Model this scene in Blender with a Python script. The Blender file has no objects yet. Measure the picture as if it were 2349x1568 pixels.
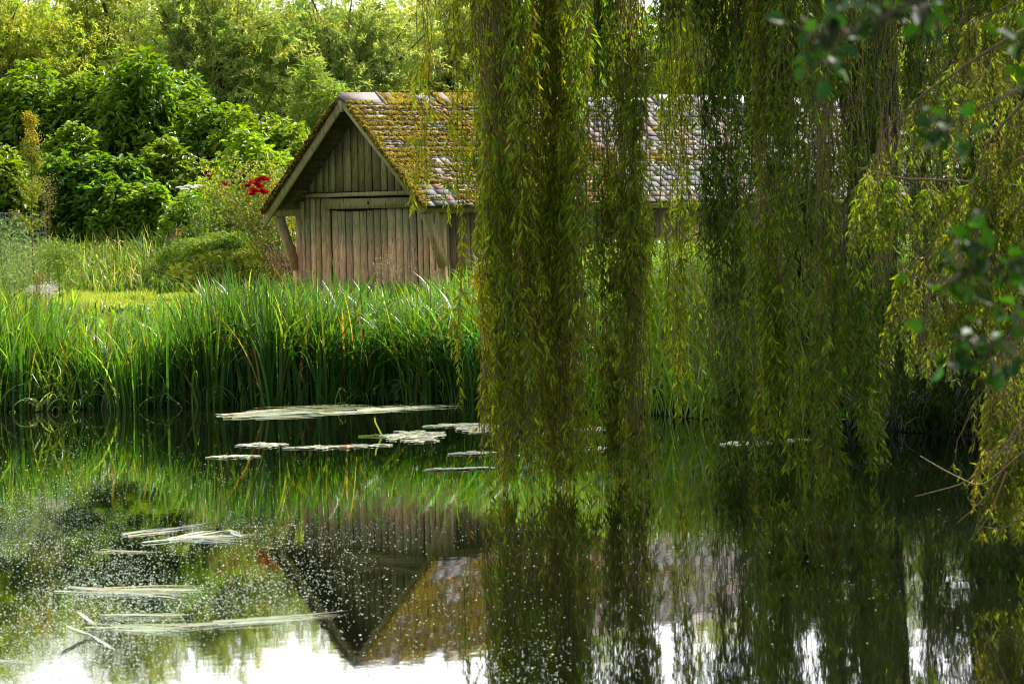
import bpy, math
import numpy as np
from mathutils import Matrix, Vector

R = math.radians
rng = np.random.default_rng(7)
scene = bpy.context.scene
col = scene.collection

# ------------------------------------------------------------------ camera
F = 8760.0 / 2349.0            # focal length in picture widths
CAM_Z, PITCH, ROLL = 3.12, 1.9, 1.36
cam_data = bpy.data.cameras.new("camera")
cam = bpy.data.objects.new("camera", cam_data)
col.objects.link(cam)
cam_data.sensor_width = 36.0
cam_data.lens = 36.0 * F
cam_data.clip_start = 0.5
cam_data.clip_end = 2000
cam_data.dof.use_dof = True
cam_data.dof.focus_distance = 70.0
cam_data.dof.aperture_fstop = 6.3
cam.matrix_world = (Matrix.Translation((0, 0, CAM_Z)) @ Matrix.Rotation(R(90 - PITCH), 4, 'X')
                    @ Matrix.Rotation(R(-ROLL), 4, 'Z'))
scene.camera = cam

# ------------------------------------------------------------------ sky and sun
SUN = Vector((0.50, 0.42, 0.76)).normalized()
world = bpy.data.worlds.new("World")
scene.world = world
world.use_nodes = True
nt = world.node_tree
nt.nodes.clear()
sky = nt.nodes.new('ShaderNodeTexSky')
sky.sky_type = 'NISHITA'
sky.sun_disc = False
sky.sun_elevation = math.asin(SUN.z)
sky.sun_rotation = math.atan2(SUN.x, SUN.y)
sky.dust_density = 2.0
tc = nt.nodes.new('ShaderNodeTexCoord')
mp = nt.nodes.new('ShaderNodeMapping')
mp.inputs['Scale'].default_value = (1.5, 1.5, 5.0)
cn = nt.nodes.new('ShaderNodeTexNoise')
cn.inputs['Scale'].default_value = 2.2
cn.inputs['Detail'].default_value = 6
cr = nt.nodes.new('ShaderNodeValToRGB')
cr.color_ramp.elements[0].position = 0.28
cr.color_ramp.elements[1].position = 0.45
mx = nt.nodes.new('ShaderNodeMix')
mx.data_type = 'RGBA'
mx.inputs[7].default_value = (17.0, 17.1, 17.3, 1)      # lit cloud
bg = nt.nodes.new('ShaderNodeBackground')
bg.inputs['Strength'].default_value = 0.085
wo = nt.nodes.new('ShaderNodeOutputWorld')
L_ = nt.links.new
L_(tc.outputs['Generated'], mp.inputs['Vector'])
L_(mp.outputs[0], cn.inputs['Vector'])
L_(cn.outputs['Fac'], cr.inputs[0])
sx_ = nt.nodes.new('ShaderNodeSeparateXYZ')
hz = nt.nodes.new('ShaderNodeMapRange')            # cloud kept low and thinned overhead to cut flat fill light
hz.inputs[1].default_value, hz.inputs[2].default_value = 0.35, 0.75
hz.inputs[3].default_value, hz.inputs[4].default_value = 1.0, 0.15
ml = nt.nodes.new('ShaderNodeMath')
ml.operation = 'MULTIPLY'
L_(tc.outputs['Generated'], sx_.inputs[0])
L_(sx_.outputs['Z'], hz.inputs[0])
L_(cr.outputs[0], ml.inputs[0])
fy = nt.nodes.new('ShaderNodeMapRange')            # ... and thinned behind the camera, shaped to cut front fill
fy.inputs[1].default_value, fy.inputs[2].default_value = -0.1, 0.5
fy.inputs[3].default_value, fy.inputs[4].default_value = 0.33, 1.0
m2 = nt.nodes.new('ShaderNodeMath')
m2.operation = 'MULTIPLY'
L_(sx_.outputs['Y'], fy.inputs[0])
L_(hz.outputs[0], m2.inputs[0])
L_(fy.outputs[0], m2.inputs[1])
L_(m2.outputs[0], ml.inputs[1])
L_(ml.outputs[0], mx.inputs[0])
L_(sky.outputs[0], mx.inputs[6])
L_(mx.outputs[2], bg.inputs['Color'])
L_(bg.outputs[0], wo.inputs[0])

sl = bpy.data.lights.new("sun", 'SUN')
sl.energy = 5.0
sl.angle = R(0.6)
sl.color = (1.0, 0.95, 0.86)
so = bpy.data.objects.new("sun", sl)
so.rotation_euler = (-SUN).to_track_quat('-Z', 'Y').to_euler()
so.location = (20, 20, 40)
col.objects.link(so)

vs = scene.view_settings
scene.display_settings.display_device = 'sRGB'
vs.view_transform = 'Standard'
vs.look = 'None'
vs.exposure = 1.05
vs.gamma = 1.0
vs.use_curve_mapping = False
cy = scene.cycles
cy.max_bounces = 8
cy.diffuse_bounces = 3
cy.glossy_bounces = 3
cy.transmission_bounces = 4
cy.sample_clamp_indirect = 6.0
cy.use_denoising = True
cy.filter_width = 1.0
cy.caustics_reflective = False
cy.caustics_refractive = False

# ------------------------------------------------------------------ picture point -> world point at depth Y
cp, sp = math.cos(R(PITCH)), math.sin(R(PITCH))
cr_, sr_ = math.cos(R(ROLL)), math.sin(R(ROLL))


def at(px, py, Y):
    u, v = (px - 1174.5) / 8760.0, (784 - py) / 8760.0
    ux, vx = u * cr_ + v * sr_, -u * sr_ + v * cr_
    d = np.array([ux, cp + vx * sp, -sp + vx * cp])
    return np.array([0, 0, CAM_Z]) + d * (Y / d[1])


def hor(px):
    return 493.5 + (1174.5 - px) * 0.02374


# ------------------------------------------------------------------ materials
def new_mat(name):
    m = bpy.data.materials.new(name)
    m.use_nodes = True
    n = m.node_tree
    n.nodes.clear()
    out = n.nodes.new('ShaderNodeOutputMaterial')
    return m, n, out


def node(n, t, **kw):
    x = n.nodes.new(t)
    for k, v in kw.items():
        setattr(x, k, v)
    return x


def mixrgb(n, a, b, fac, mode='MIX'):
    m = n.nodes.new('ShaderNodeMix')
    m.data_type = 'RGBA'
    m.blend_type = mode
    for sock, val in ((m.inputs[0], fac), (m.inputs[6], a), (m.inputs[7], b)):
        if hasattr(val, 'links') or isinstance(val, bpy.types.NodeSocket):
            n.links.new(val, sock)
        elif isinstance(val, (int, float)):
            sock.default_value = val
        else:
            sock.default_value = (*val, 1)
    return m.outputs[2]


def noise(n, scale, detail=4, vec=None, rough=0.6):
    x = n.nodes.new('ShaderNodeTexNoise')
    x.inputs['Scale'].default_value = scale
    x.inputs['Detail'].default_value = detail
    x.inputs['Roughness'].default_value = rough
    if vec is not None:
        n.links.new(vec, x.inputs['Vector'])
    return x.outputs['Fac']


def ramp(n, fac, p0, p1, c0=(0, 0, 0), c1=(1, 1, 1)):
    x = n.nodes.new('ShaderNodeValToRGB')
    x.color_ramp.elements[0].position = p0
    x.color_ramp.elements[1].position = p1
    x.color_ramp.elements[0].color = (*c0, 1)
    x.color_ramp.elements[1].color = (*c1, 1)
    n.links.new(fac, x.inputs[0])
    return x.outputs[0]


def objco(n, scale=(1, 1, 1)):
    t = n.nodes.new('ShaderNodeTexCoord')
    m = n.nodes.new('ShaderNodeMapping')
    m.inputs['Scale'].default_value = scale
    n.links.new(t.outputs['Object'], m.inputs[0])
    return m.outputs[0]


def principled(n, base, rough=0.6, spec=0.5, normal=None):
    p = n.nodes.new('ShaderNodeBsdfPrincipled')
    if isinstance(base, bpy.types.NodeSocket):
        n.links.new(base, p.inputs['Base Color'])
    else:
        p.inputs['Base Color'].default_value = (*base, 1)
    p.inputs['Roughness'].default_value = rough
    p.inputs['Specular IOR Level'].default_value = spec
    if normal is not None:
        n.links.new(normal, p.inputs['Normal'])
    return p


def bump(n, h, strength, dist):
    b = n.nodes.new('ShaderNodeBump')
    b.inputs['Strength'].default_value = strength
    b.inputs['Distance'].default_value = dist
    n.links.new(h, b.inputs['Height'])
    return b.outputs[0]


def leaf_mat(name, trans=0.42, rough=0.42, spec=0.5, tint=(1.75, 1.55, 0.45)):
    m, n, out = new_mat(name)
    a = node(n, 'ShaderNodeVertexColor', layer_name='col')
    p = principled(n, a.outputs[0], rough, spec)
    t = n.nodes.new('ShaderNodeBsdfTranslucent')
    n.links.new(mixrgb(n, a.outputs[0], tint, 1.0, 'MULTIPLY'), t.inputs[0])
    s = n.nodes.new('ShaderNodeMixShader')
    s.inputs[0].default_value = trans
    n.links.new(p.outputs[0], s.inputs[1])
    n.links.new(t.outputs[0], s.inputs[2])
    n.links.new(s.outputs[0], out.inputs[0])
    return m


def col_mat(name, rough=0.7, spec=0.3, nscale=8, namt=0.5, bstr=0.4, bdist=0.01, stretch=(1, 1, 1)):
    m, n, out = new_mat(name)
    a = node(n, 'ShaderNodeVertexColor', layer_name='col')
    co = objco(n, stretch)
    f = noise(n, nscale, 5, co)
    k = ramp(n, f, 0.25, 0.75, (1 - namt,) * 3, (1 + namt * 0.5,) * 3)
    c = mixrgb(n, a.outputs[0], k, 1.0, 'MULTIPLY')
    p = principled(n, c, rough, spec, bump(n, f, bstr, bdist))
    n.links.new(p.outputs[0], out.inputs[0])
    return m


def wood_mat():
    m, n, out = new_mat("weathered_wood")
    a = node(n, 'ShaderNodeVertexColor', layer_name='col')
    grain = noise(n, 9, 6, objco(n, (5, 5, 0.45)), 0.7)
    fine = noise(n, 26, 4, objco(n, (4, 4, 0.3)), 0.7)
    k = ramp(n, grain, 0.28, 0.72, (0.45, 0.45, 0.45), (1.5, 1.5, 1.45))
    c = mixrgb(n, a.outputs[0], k, 1.0, 'MULTIPLY')
    c = mixrgb(n, c, ramp(n, fine, 0.3, 0.6, (0.6, 0.6, 0.6), (1.15, 1.15, 1.15)), 1.0, 'MULTIPLY')
    crack = noise(n, 7, 3, objco(n, (6, 6, .5)), 0.5)
    c = mixrgb(n, c, ramp(n, crack, 0.33, 0.38, (.22, .2, .17), (1, 1, 1)), 1.0, 'MULTIPLY')
    # warm bare wood near the foot, green algae higher up
    t = n.nodes.new('ShaderNodeTexCoord')
    s = n.nodes.new('ShaderNodeSeparateXYZ')
    n.links.new(t.outputs['Object'], s.inputs[0])
    wav = noise(n, 1.6, 3, objco(n, (1, 1, 0.5)))
    mt = node(n, 'ShaderNodeMath', operation='MULTIPLY_ADD')
    n.links.new(wav, mt.inputs[0])
    mt.inputs[1].default_value = 0.9
    n.links.new(s.outputs['Z'], mt.inputs[2])
    mr = n.nodes.new('ShaderNodeMapRange')
    n.links.new(mt.outputs[0], mr.inputs[0])
    mr.inputs[1].default_value = 1.45
    mr.inputs[2].default_value = 2.0
    green = mixrgb(n, c, (0.72, 0.76, 0.45), 0.9, 'MULTIPLY')
    pink = mixrgb(n, c, (1.6, 1.15, 0.90), 0.95, 'MULTIPLY')
    c = mixrgb(n, pink, green, mr.outputs[0])
    sp_ = noise(n, 3.0, 5, objco(n, (1.4, 1.4, 0.6)))
    c = mixrgb(n, c, (0.20, 0.21, 0.09), ramp(n, sp_, 0.50, 0.74, (0, 0, 0), (0.6, 0.6, 0.6)))
    p = principled(n, c, 0.85, 0.2, bump(n, grain, 0.5, 0.01))
    n.links.new(p.outputs[0], out.inputs[0])
    return m


def plain_mat(name, c, rough=0.8, spec=0.2):
    m, n, out = new_mat(name)
    f = noise(n, 6, 4, objco(n))
    cc = mixrgb(n, c, ramp(n, f, 0.3, 0.7, (0.6,) * 3, (1.3,) * 3), 1.0, 'MULTIPLY')
    p = principled(n, cc, rough, spec)
    n.links.new(p.outputs[0], out.inputs[0])
    return m


M = {}
M['willow'] = leaf_mat('willow_leaf', 0.52, 0.45, 0.22, (1.8, 1.75, 0.2))
M['leaf'] = leaf_mat('shrub_leaf', 0.45, 0.40, 0.4, (1.8, 1.6, 0.25))
M['pale'] = leaf_mat('pale_willow_leaf', 0.55, 0.45, 0.5, (1.6, 1.5, 0.5))
M['grass'] = leaf_mat('grass_blade', 0.42, 0.36, 0.5)
M['near'] = leaf_mat('glossy_leaf', 0.35, 0.5, 0.25, (1.5, 1.8, 0.4))
M['wood'] = wood_mat()
M['bark'] = col_mat('bark', 0.9, 0.2, 6, 0.6, 0.8, 0.05, (1, 1, 0.25))
M['stem'] = col_mat('stem', 0.7, 0.3, 20, 0.3)
M['tile'] = col_mat('clay_tile', 0.8, 0.2, 7, 0.45, 0.5, 0.012)
M['moss'] = col_mat('moss', 1.0, 0.05, 45, 0.6, 1.0, 0.03)
M['petal'] = leaf_mat('petal', 0.3, 0.5, 0.3, (1.4, 0.8, 0.8))
M['fluff'] = leaf_mat('fluff', 0.5, 0.9, 0.1, (1.2, 1.2, 1.2))
M['dark'] = plain_mat('dark_inside', (0.02, 0.017, 0.012))
M['wire'] = plain_mat('galvanised_wire', (0.20, 0.22, 0.22), 0.4, 0.6)
M['float'] = col_mat('floating_leaf', 0.32, 0.6, 10, 0.25, 0.3, 0.004)
M['speck'] = col_mat('floating_speck', 0.35, 0.6, 30, 0.1, 0.1, 0.001)


def water_mat():
    m, n, out = new_mat('pond_water')
    g = n.nodes.new('ShaderNodeTexCoord')
    mp_ = n.nodes.new('ShaderNodeMapping')
    mp_.inputs['Scale'].default_value = (1.0, 0.55, 1)
    n.links.new(g.outputs['Object'], mp_.inputs[0])
    a = noise(n, 5.0, 2, mp_.outputs[0])
    b = noise(n, 0.9, 2, mp_.outputs[0])
    s = node(n, 'ShaderNodeMath', operation='MULTIPLY_ADD')
    n.links.new(b, s.inputs[0])
    s.inputs[1].default_value = 2.5
    n.links.new(a, s.inputs[2])
    p = principled(n, (0.004, 0.005, 0.002), 0.02, 0.5, bump(n, s.outputs[0], 1.0, 0.00035))
    p.inputs['IOR'].default_value = 1.33
    n.links.new(p.outputs[0], out.inputs[0])
    return m


def ground_mat():
    m, n, out = new_mat('ground')
    co = objco(n)
    f = noise(n, 0.8, 6, co)
    g = noise(n, 9, 4, co)
    c = mixrgb(n, (0.08, 0.13, 0.015), (0.15, 0.22, 0.02), ramp(n, f, 0.35, 0.65))
    c = mixrgb(n, c, (0.045, 0.033, 0.018), ramp(n, g, 0.55, 0.7))
    t = n.nodes.new('ShaderNodeTexCoord')
    s = n.nodes.new('ShaderNodeSeparateXYZ')
    n.links.new(t.outputs['Object'], s.inputs[0])
    mr = n.nodes.new('ShaderNodeMapRange')
    n.links.new(s.outputs['Z'], mr.inputs[0])
    mr.inputs[1].default_value = 0.25
    mr.inputs[2].default_value = 1.2
    c = mixrgb(n, (0.008, 0.007, 0.004), c, mr.outputs[0])
    p = principled(n, c, 0.95, 0.1, bump(n, g, 0.6, 0.03))
    n.links.new(p.outputs[0], out.inputs[0])
    return m


M['water'] = water_mat()
M['ground'] = ground_mat()


# ------------------------------------------------------------------ mesh building
def nrm(v):
    return v / np.maximum(np.linalg.norm(v, axis=-1, keepdims=True), 1e-9)


def rv(n, s=1.0):
    return rng.normal(0, s, (n, 3))


def shades(n, base, var=0.25, hue=0.12):
    base = np.asarray(base, float)
    b = np.broadcast_to(base, (n, 3)).copy()
    b *= np.exp(rng.normal(0, var, (n, 1)))
    b[:, 0] *= np.exp(rng.normal(0, hue, n))
    b[:, 2] *= np.exp(rng.normal(0, hue, n))
    return np.clip(b, 0, 0.9)


class MB:
    def __init__(s):
        s.V, s.C, s.F, s.n = [], [], {3: [], 4: []}, 0

    def add(s, v, f, c):
        v = np.asarray(v, float).reshape(-1, 3)
        f = np.asarray(f, int)
        s.V.append(v)
        c = np.asarray(c, float)
        if c.ndim == 1:
            c = np.broadcast_to(c, (len(v), 3))
        s.C.append(c)
        s.F[f.shape[1]].append(f + s.n)
        s.n += len(v)

    def build(s, name, mat, parent=None, smooth=False):
        me = bpy.data.meshes.new(name)
        V, C = np.concatenate(s.V), np.concatenate(s.C)
        fs = [np.concatenate(s.F[k]) for k in (3, 4) if s.F[k]]
        loops = np.concatenate([f.ravel() for f in fs])
        tot = np.concatenate([np.full(len(f), f.shape[1]) for f in fs])
        start = np.concatenate([[0], np.cumsum(tot)[:-1]])
        me.vertices.add(len(V))
        me.vertices.foreach_set('co', V.astype('f4').ravel())
        me.loops.add(len(loops))
        me.loops.foreach_set('vertex_index', loops.astype('i4'))
        me.polygons.add(len(tot))
        me.polygons.foreach_set('loop_start', start.astype('i4'))
        me.polygons.foreach_set('loop_total', tot.astype('i4'))
        if smooth:
            me.polygons.foreach_set('use_smooth', np.ones(len(tot), bool))
        me.update(calc_edges=True)
        at_ = me.color_attributes.new('col', 'FLOAT_COLOR', 'POINT')
        at_.data.foreach_set('color', np.c_[C, np.ones(len(C))].astype('f4').ravel())
        me.materials.append(mat)
        o = bpy.data.objects.new(name, me)
        col.objects.link(o)
        if parent is not None:
            o.parent = parent
        return o

    # narrow leaf: two triangles folded on the midrib
    def leaf4(s, p, d, up, L, W, c, fold=0.3):
        n = len(p)
        d = nrm(d)
        sd = nrm(np.cross(d, up))
        u = np.cross(sd, d)
        L, W = L[:, None], W[:, None]
        v = np.stack([p, p + d * L * .42 + sd * W * .5 + u * W * fold,
                      p + d * L - u * L * .08,
                      p + d * L * .42 - sd * W * .5 + u * W * fold], 1)
        i = np.arange(n)[:, None] * 4
        f = np.concatenate([i + [0, 1, 2], i + [0, 2, 3]])
        s.add(v, f, np.repeat(c, 4, 0))

    # broad leaf: two folded quads with a drooping tip
    def leaf6(s, p, d, up, L, W, c, fold=0.22, droop=0.18):
        n = len(p)
        d = nrm(d)
        sd = nrm(np.cross(d, up))
        u = np.cross(sd, d)
        L, W = L[:, None], W[:, None]
        v = np.stack([p,
                      p + d * L * .28 + sd * W * .43 + u * W * fold,
                      p + d * L * .66 + sd * W * .36 + u * (W * fold - L * droop * .3),
                      p + d * L - u * L * droop,
                      p + d * L * .66 - sd * W * .36 + u * (W * fold - L * droop * .3),
                      p + d * L * .28 - sd * W * .43 + u * W * fold], 1)
        i = np.arange(n)[:, None] * 6
        f = np.concatenate([i + [0, 1, 2, 3], i + [0, 3, 4, 5]])
        s.add(v, f, np.repeat(c, 6, 0))

    def tubes(s, P, rad, c, S=3):
        P = np.asarray(P, float)
        N, K, _ = P.shape
        rad = np.broadcast_to(rad, (N, K))
        t = nrm(np.gradient(P, axis=1))
        m = np.abs(t.mean(1))
        ref = np.where(m[:, :1] > .7, [[0, 0, 1.0]], [[1.0, .05, 0]])[:, None, :]
        a = nrm(np.cross(t, ref))
        b = np.cross(t, a)
        ang = np.arange(S) * 2 * np.pi / S
        v = (P[:, :, None] + rad[:, :, None, None] *
             (a[:, :, None] * np.cos(ang)[:, None] + b[:, :, None] * np.sin(ang)[:, None]))
        base = (np.arange(N) * K * S)[:, None, None]
        k = (np.arange(K - 1) * S)[None, :, None]
        j = np.arange(S)[None, None, :]
        j2 = (j + 1) % S
        f = np.stack([base + k + j, base + k + j2, base + k + S + j2, base + k + S + j], -1).reshape(-1, 4)
        c = np.asarray(c, float)
        cc = np.repeat(c, K * S, 0) if c.ndim == 2 else c
        s.add(v.reshape(-1, 3), f, cc)

    def ribbons(s, P, wid, side, c):
        N, K, _ = P.shape
        h = side[:, None, :] * (wid * .5)[:, :, None]
        v = np.stack([P - h, P + h], 2).reshape(-1, 3)
        base = (np.arange(N) * K * 2)[:, None]
        k = (np.arange(K - 1) * 2)[None]
        f = np.stack([base + k, base + k + 1, base + k + 3, base + k + 2], -1).reshape(-1, 4)
        s.add(v, f, np.repeat(c, K * 2, 0))

    def beam(s, p0, p1, w, h, c, up=(0, 0, 1), jit=0.0):
        p0, p1, up = (np.asarray(q, float) for q in (p0, p1, up))
        d = nrm(p1 - p0)
        sd = nrm(np.cross(d, up))
        u = np.cross(sd, d)
        v = np.array([q + sd * a * w / 2 + u * b * h / 2 for q in (p0, p1)
                      for a, b in ((-1, -1), (1, -1), (1, 1), (-1, 1))])
        v += rng.normal(0, 1, v.shape) * jit
        f = [[0, 3, 2, 1], [4, 5, 6, 7], [0, 1, 5, 4], [1, 2, 6, 5], [2, 3, 7, 6], [3, 0, 4, 7]]
        s.add(v, f, c)

    def hexa(s, v, c):
        f = [[0, 3, 2, 1], [4, 5, 6, 7], [0, 1, 5, 4], [1, 2, 6, 5], [2, 3, 7, 6], [3, 0, 4, 7]]
        s.add(v, f, c)


def tag(o, label=None, cat=None, group=None, kind=None):
    for k, v in (('label', label), ('category', cat), ('group', group), ('kind', kind)):
        if v:
            o[k] = v
    return o


def empty(name, loc, label=None, cat=None, group=None):
    o = bpy.data.objects.new(name, None)
    o.location = loc
    o.empty_display_size = 0.2
    col.objects.link(o)
    return tag(o, label, cat, group)


class WaveNoise:
    def __init__(s, seed, freq, n=14):
        g = np.random.default_rng(seed)
        s.k = g.normal(0, 1, (n, 3)) * freq
        s.p = g.uniform(0, 6.28, n)

    def __call__(s, P):
        return np.sin(P @ s.k.T + s.p).mean(1) * 2.2


# ------------------------------------------------------------------ terrain
SX = [-80, -12, -9, -5, -1, 1, 3, 5, 7, 8.5, 10, 12, 16, 80]
SY = [66, 65.5, 64.8, 65.2, 65.0, 62.0, 57.0, 54.0, 50.0, 44, 36, 30, 22, 10]


def shore(x):
    return np.interp(x, SX, SY) + .22 * np.sin(2.1 * x) + .14 * np.sin(5.3 * x + 1)


def ground(x, y):
    x, y = np.asarray(x, float), np.asarray(y, float)
    t = np.clip((y - shore(x) + 0.4) / 6.5, -1, 1)
    z = np.where(t > 0, 1.45 * (t * t * (3 - 2 * t)) ** 0.8, -0.9 * np.minimum(1, -t * 4))
    z = z + np.clip((y - 95) / 60, 0, 1) * 1.4
    near = np.clip((17 - y) / 6, 0, 1)
    z = np.where(y < 17, np.maximum(z, near * 1.5 - 0.1), z)
    z = z + 0.05 * np.sin(x * 1.3 + y * .4) * np.clip(z, 0, 1)
    return z


xs = np.concatenate([np.linspace(-260, -32, 24)[:-1], np.linspace(-32, 32, 130), np.linspace(32, 260, 24)[1:]])
ys = np.concatenate([np.linspace(-40, 10, 12)[:-1], np.linspace(10, 110, 200), np.linspace(110, 420, 40)[1:]])
X, Y = np.meshgrid(xs, ys)
g = MB()
nx, ny = len(xs), len(ys)
ii = (np.arange(ny - 1)[:, None] * nx + np.arange(nx - 1)[None]).ravel()
g.add(np.c_[X.ravel(), Y.ravel(), ground(X, Y).ravel()],
      np.stack([ii, ii + 1, ii + nx + 1, ii + nx], 1), (.1, .1, .1))
tag(g.build('ground', M['ground'], smooth=True), kind='structure')
w = MB()
w.add([(-60, 8, 0), (60, 8, 0), (60, 68.5, 0), (-60, 68.5, 0)], [[0, 1, 2, 3]], (0, 0, 0))
tag(w.build('water', M['water']), kind='structure')


# ------------------------------------------------------------------ boathouse (the shed with the mossy roof)
TH = R(42.3)
ux_, uy_ = np.array([math.cos(TH), -math.sin(TH)]), np.array([math.sin(TH), math.cos(TH)])
apex = at(783, 205, 73.0)
O2 = apex[:2] + 0.65 * uy_
G0 = 1.4
house = empty('boathouse', (O2[0], O2[1], G0),
              'weathered timber boathouse with a steep mossy tiled roof standing on the far bank', 'boathouse')
house.rotation_euler = (0, 0, -TH)
ZR, ZE, HW, HWALL = 4.08, 1.92, 2.16, 1.92
SLOPE = (ZR - ZE) / HW
YV, YB = -0.65, 16.0


def roofz(x):
    return ZR - SLOPE * abs(x)


WD = (0.34, 0.275, 0.185)


def plank(mb, x0, x1, zb, z0, z1, y, th, c):
    mb.hexa([(x0, y, zb), (x1, y, zb), (x1, y, z1), (x0, y, z0),
             (x0, y + th, zb), (x1, y + th, zb), (x1, y + th, z1), (x0, y + th, z0)], c)


def wcol(v=.22):
    return shades(1, WD, v, .06)[0]


# near-black backing sheet, stands in for the unlit interior behind the board gaps
b = MB()
xx = [-1.84, 0, 1.84]
b.add([(-1.84, .07, -.4), (1.84, .07, -.4), (1.84, .07, roofz(1.84) - .14), (0, .07, ZR - .14), (-1.84, .07, roofz(1.84) - .14)],
      [[0, 1, 2, 4]], WD)
b.add([(-1.84, .07, roofz(1.84) - .14), (1.84, .07, roofz(1.84) - .14), (0, .07, ZR - .14)], [[0, 1, 2]], WD)
b.build('dark_backing', M['dark'], house)

# upper gable boards
b = MB()
x = -1.86
while x < 1.86:
    wd = rng.uniform(.155, .235)
    x1 = min(x + wd, 1.9)
    z0, z1 = roofz(x) - .13, roofz(x1) - .13
    if max(z0, z1) > 2.27:
        zt = rng.uniform(-.004, .004)
        g0 = .022 + rng.uniform(0, .012)
        b.hexa([(x, zt, 2.25 - rng.uniform(0, .02)), (x1 - g0, zt + rng.normal(0, .004), 2.25), (x1 - g0, zt, max(z1, 2.26)), (x, zt, max(z0, 2.26)),
                (x, zt + .03, 2.25), (x1 - g0, zt + .03, 2.25), (x1 - g0, zt + .03, max(z1, 2.26)), (x, zt + .03, max(z0, 2.26))], wcol(.22))
    x = x1
b.build('gable_cladding', M['wood'], house)

# wall boards beside the door
DL, DR = -1.02, 1.27
b = MB()
for a0, a1, n in ((-1.88, DL - .12, 5), (DR + .03, 1.90, 4)):
    b = MB()
    e = np.linspace(a0, a1, n + 1)
    for i in range(n):
        zt = min(2.14, roofz(max(abs(e[i]), abs(e[i + 1]))) - .12)
        plank(b, e[i], e[i + 1] - .028, -.5, zt, zt, rng.uniform(-.004, .004), .03, wcol())
    if a0 < 0:
        plank(b, DL - .115, DL - .02, -.5, 2.14, 2.14, -.022, .05, wcol())
    b.build('front_wall', M['wood'], house)

# door
b = MB()
e = np.linspace(DL, DR, 13) + np.r_[0, rng.normal(0, .012, 11), 0]
for i in range(12):
    top = 1.90 - .035 * math.sin((i + .5) / 7 * 3.14) * (i < 7) - rng.uniform(0, .006)
    plank(b, e[i], e[i + 1] - .026, -.45, top, top, .02 + rng.uniform(-.006, .006), .03, wcol(.2))
b.build('door', M['wood'], house)

b = MB()
b.beam((DL - .14, -.03, 2.02), (DR + .05, -.03, 2.0), .07, .2, wcol(.1), jit=.004)
lin = b.build('lintel', M['wood'], house)
b = MB()
a = np.arange(8) * math.pi / 4
b.add(np.r_[[(0.07, -.068, 2.02)], np.c_[.07 + .03 * np.cos(a), -.068 + 0 * a, 2.02 + .04 * np.sin(a)]],
      [[0, i + 1, (i + 1) % 8 + 1] for i in range(8)], (.02, .02, .02))
b.build('knot_hole', M['dark'], house)
b = MB()
b.beam((-1.74, -.05, 2.19), (1.50, -.05, 2.19), .12, .075, np.array(WD) * 1.25, jit=.005)
b.build('tie_beam', M['wood'], house)

# corner posts, plates, braces
for sx in (-1, 1):
    b = MB()
    b.beam((sx * 1.90, .03, -.6), (sx * 1.90, .03, 1.93), .15, .11, wcol(.15), up=(0, 1, 0), jit=.004)
    b.build('corner_post', M['wood'], house)
    b = MB()
    b.beam((sx * 1.97, -.60, 1.86), (sx * 1.97, 15.6, 1.86), .13, .12, np.array(WD) * 1.1, jit=.004)
    b.build('wall_plate', M['wood'], house)
    b = MB()
    b.beam((sx * 1.975, -.48, 1.80), (sx * 1.975, -.03, .78), .10, .17, np.array(WD) * .95, up=(0, 1, 0), jit=.004)
    b.build('brace', M['wood'], house)
b = MB()
b.beam((-1.99, -.03, .82), (-1.99, -.03, .28), .05, .10, np.array(WD) * 1.9, up=(0, 1, 0))
b.build('repair_batten', M['wood'], house)
b = MB()
plank(b, 1.70, 1.99, -.5, .72, .70, -.055, .03, np.array(WD) * 1.0)
b.build('patch_board', M['wood'], house)

# side and back walls
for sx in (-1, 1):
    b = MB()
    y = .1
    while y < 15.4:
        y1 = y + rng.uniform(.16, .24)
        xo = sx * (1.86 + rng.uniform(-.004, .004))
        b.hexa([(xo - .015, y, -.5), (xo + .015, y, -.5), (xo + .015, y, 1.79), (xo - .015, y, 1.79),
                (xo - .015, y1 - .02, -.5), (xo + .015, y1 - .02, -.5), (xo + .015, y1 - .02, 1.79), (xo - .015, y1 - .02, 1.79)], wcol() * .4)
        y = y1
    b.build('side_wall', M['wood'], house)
b = MB()
b.add([(-1.84, 15.4, -.4), (1.84, 15.4, -.4), (1.84, 15.4, 1.9), (-1.84, 15.4, 1.9)], [[0, 1, 2, 3]], WD)
b.add([(-1.84, 15.4, 1.9), (1.84, 15.4, 1.9), (0, 15.4, ZR - .15)], [[0, 1, 2]], WD)
b.build('back_wall', M['wood'], house)

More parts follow.
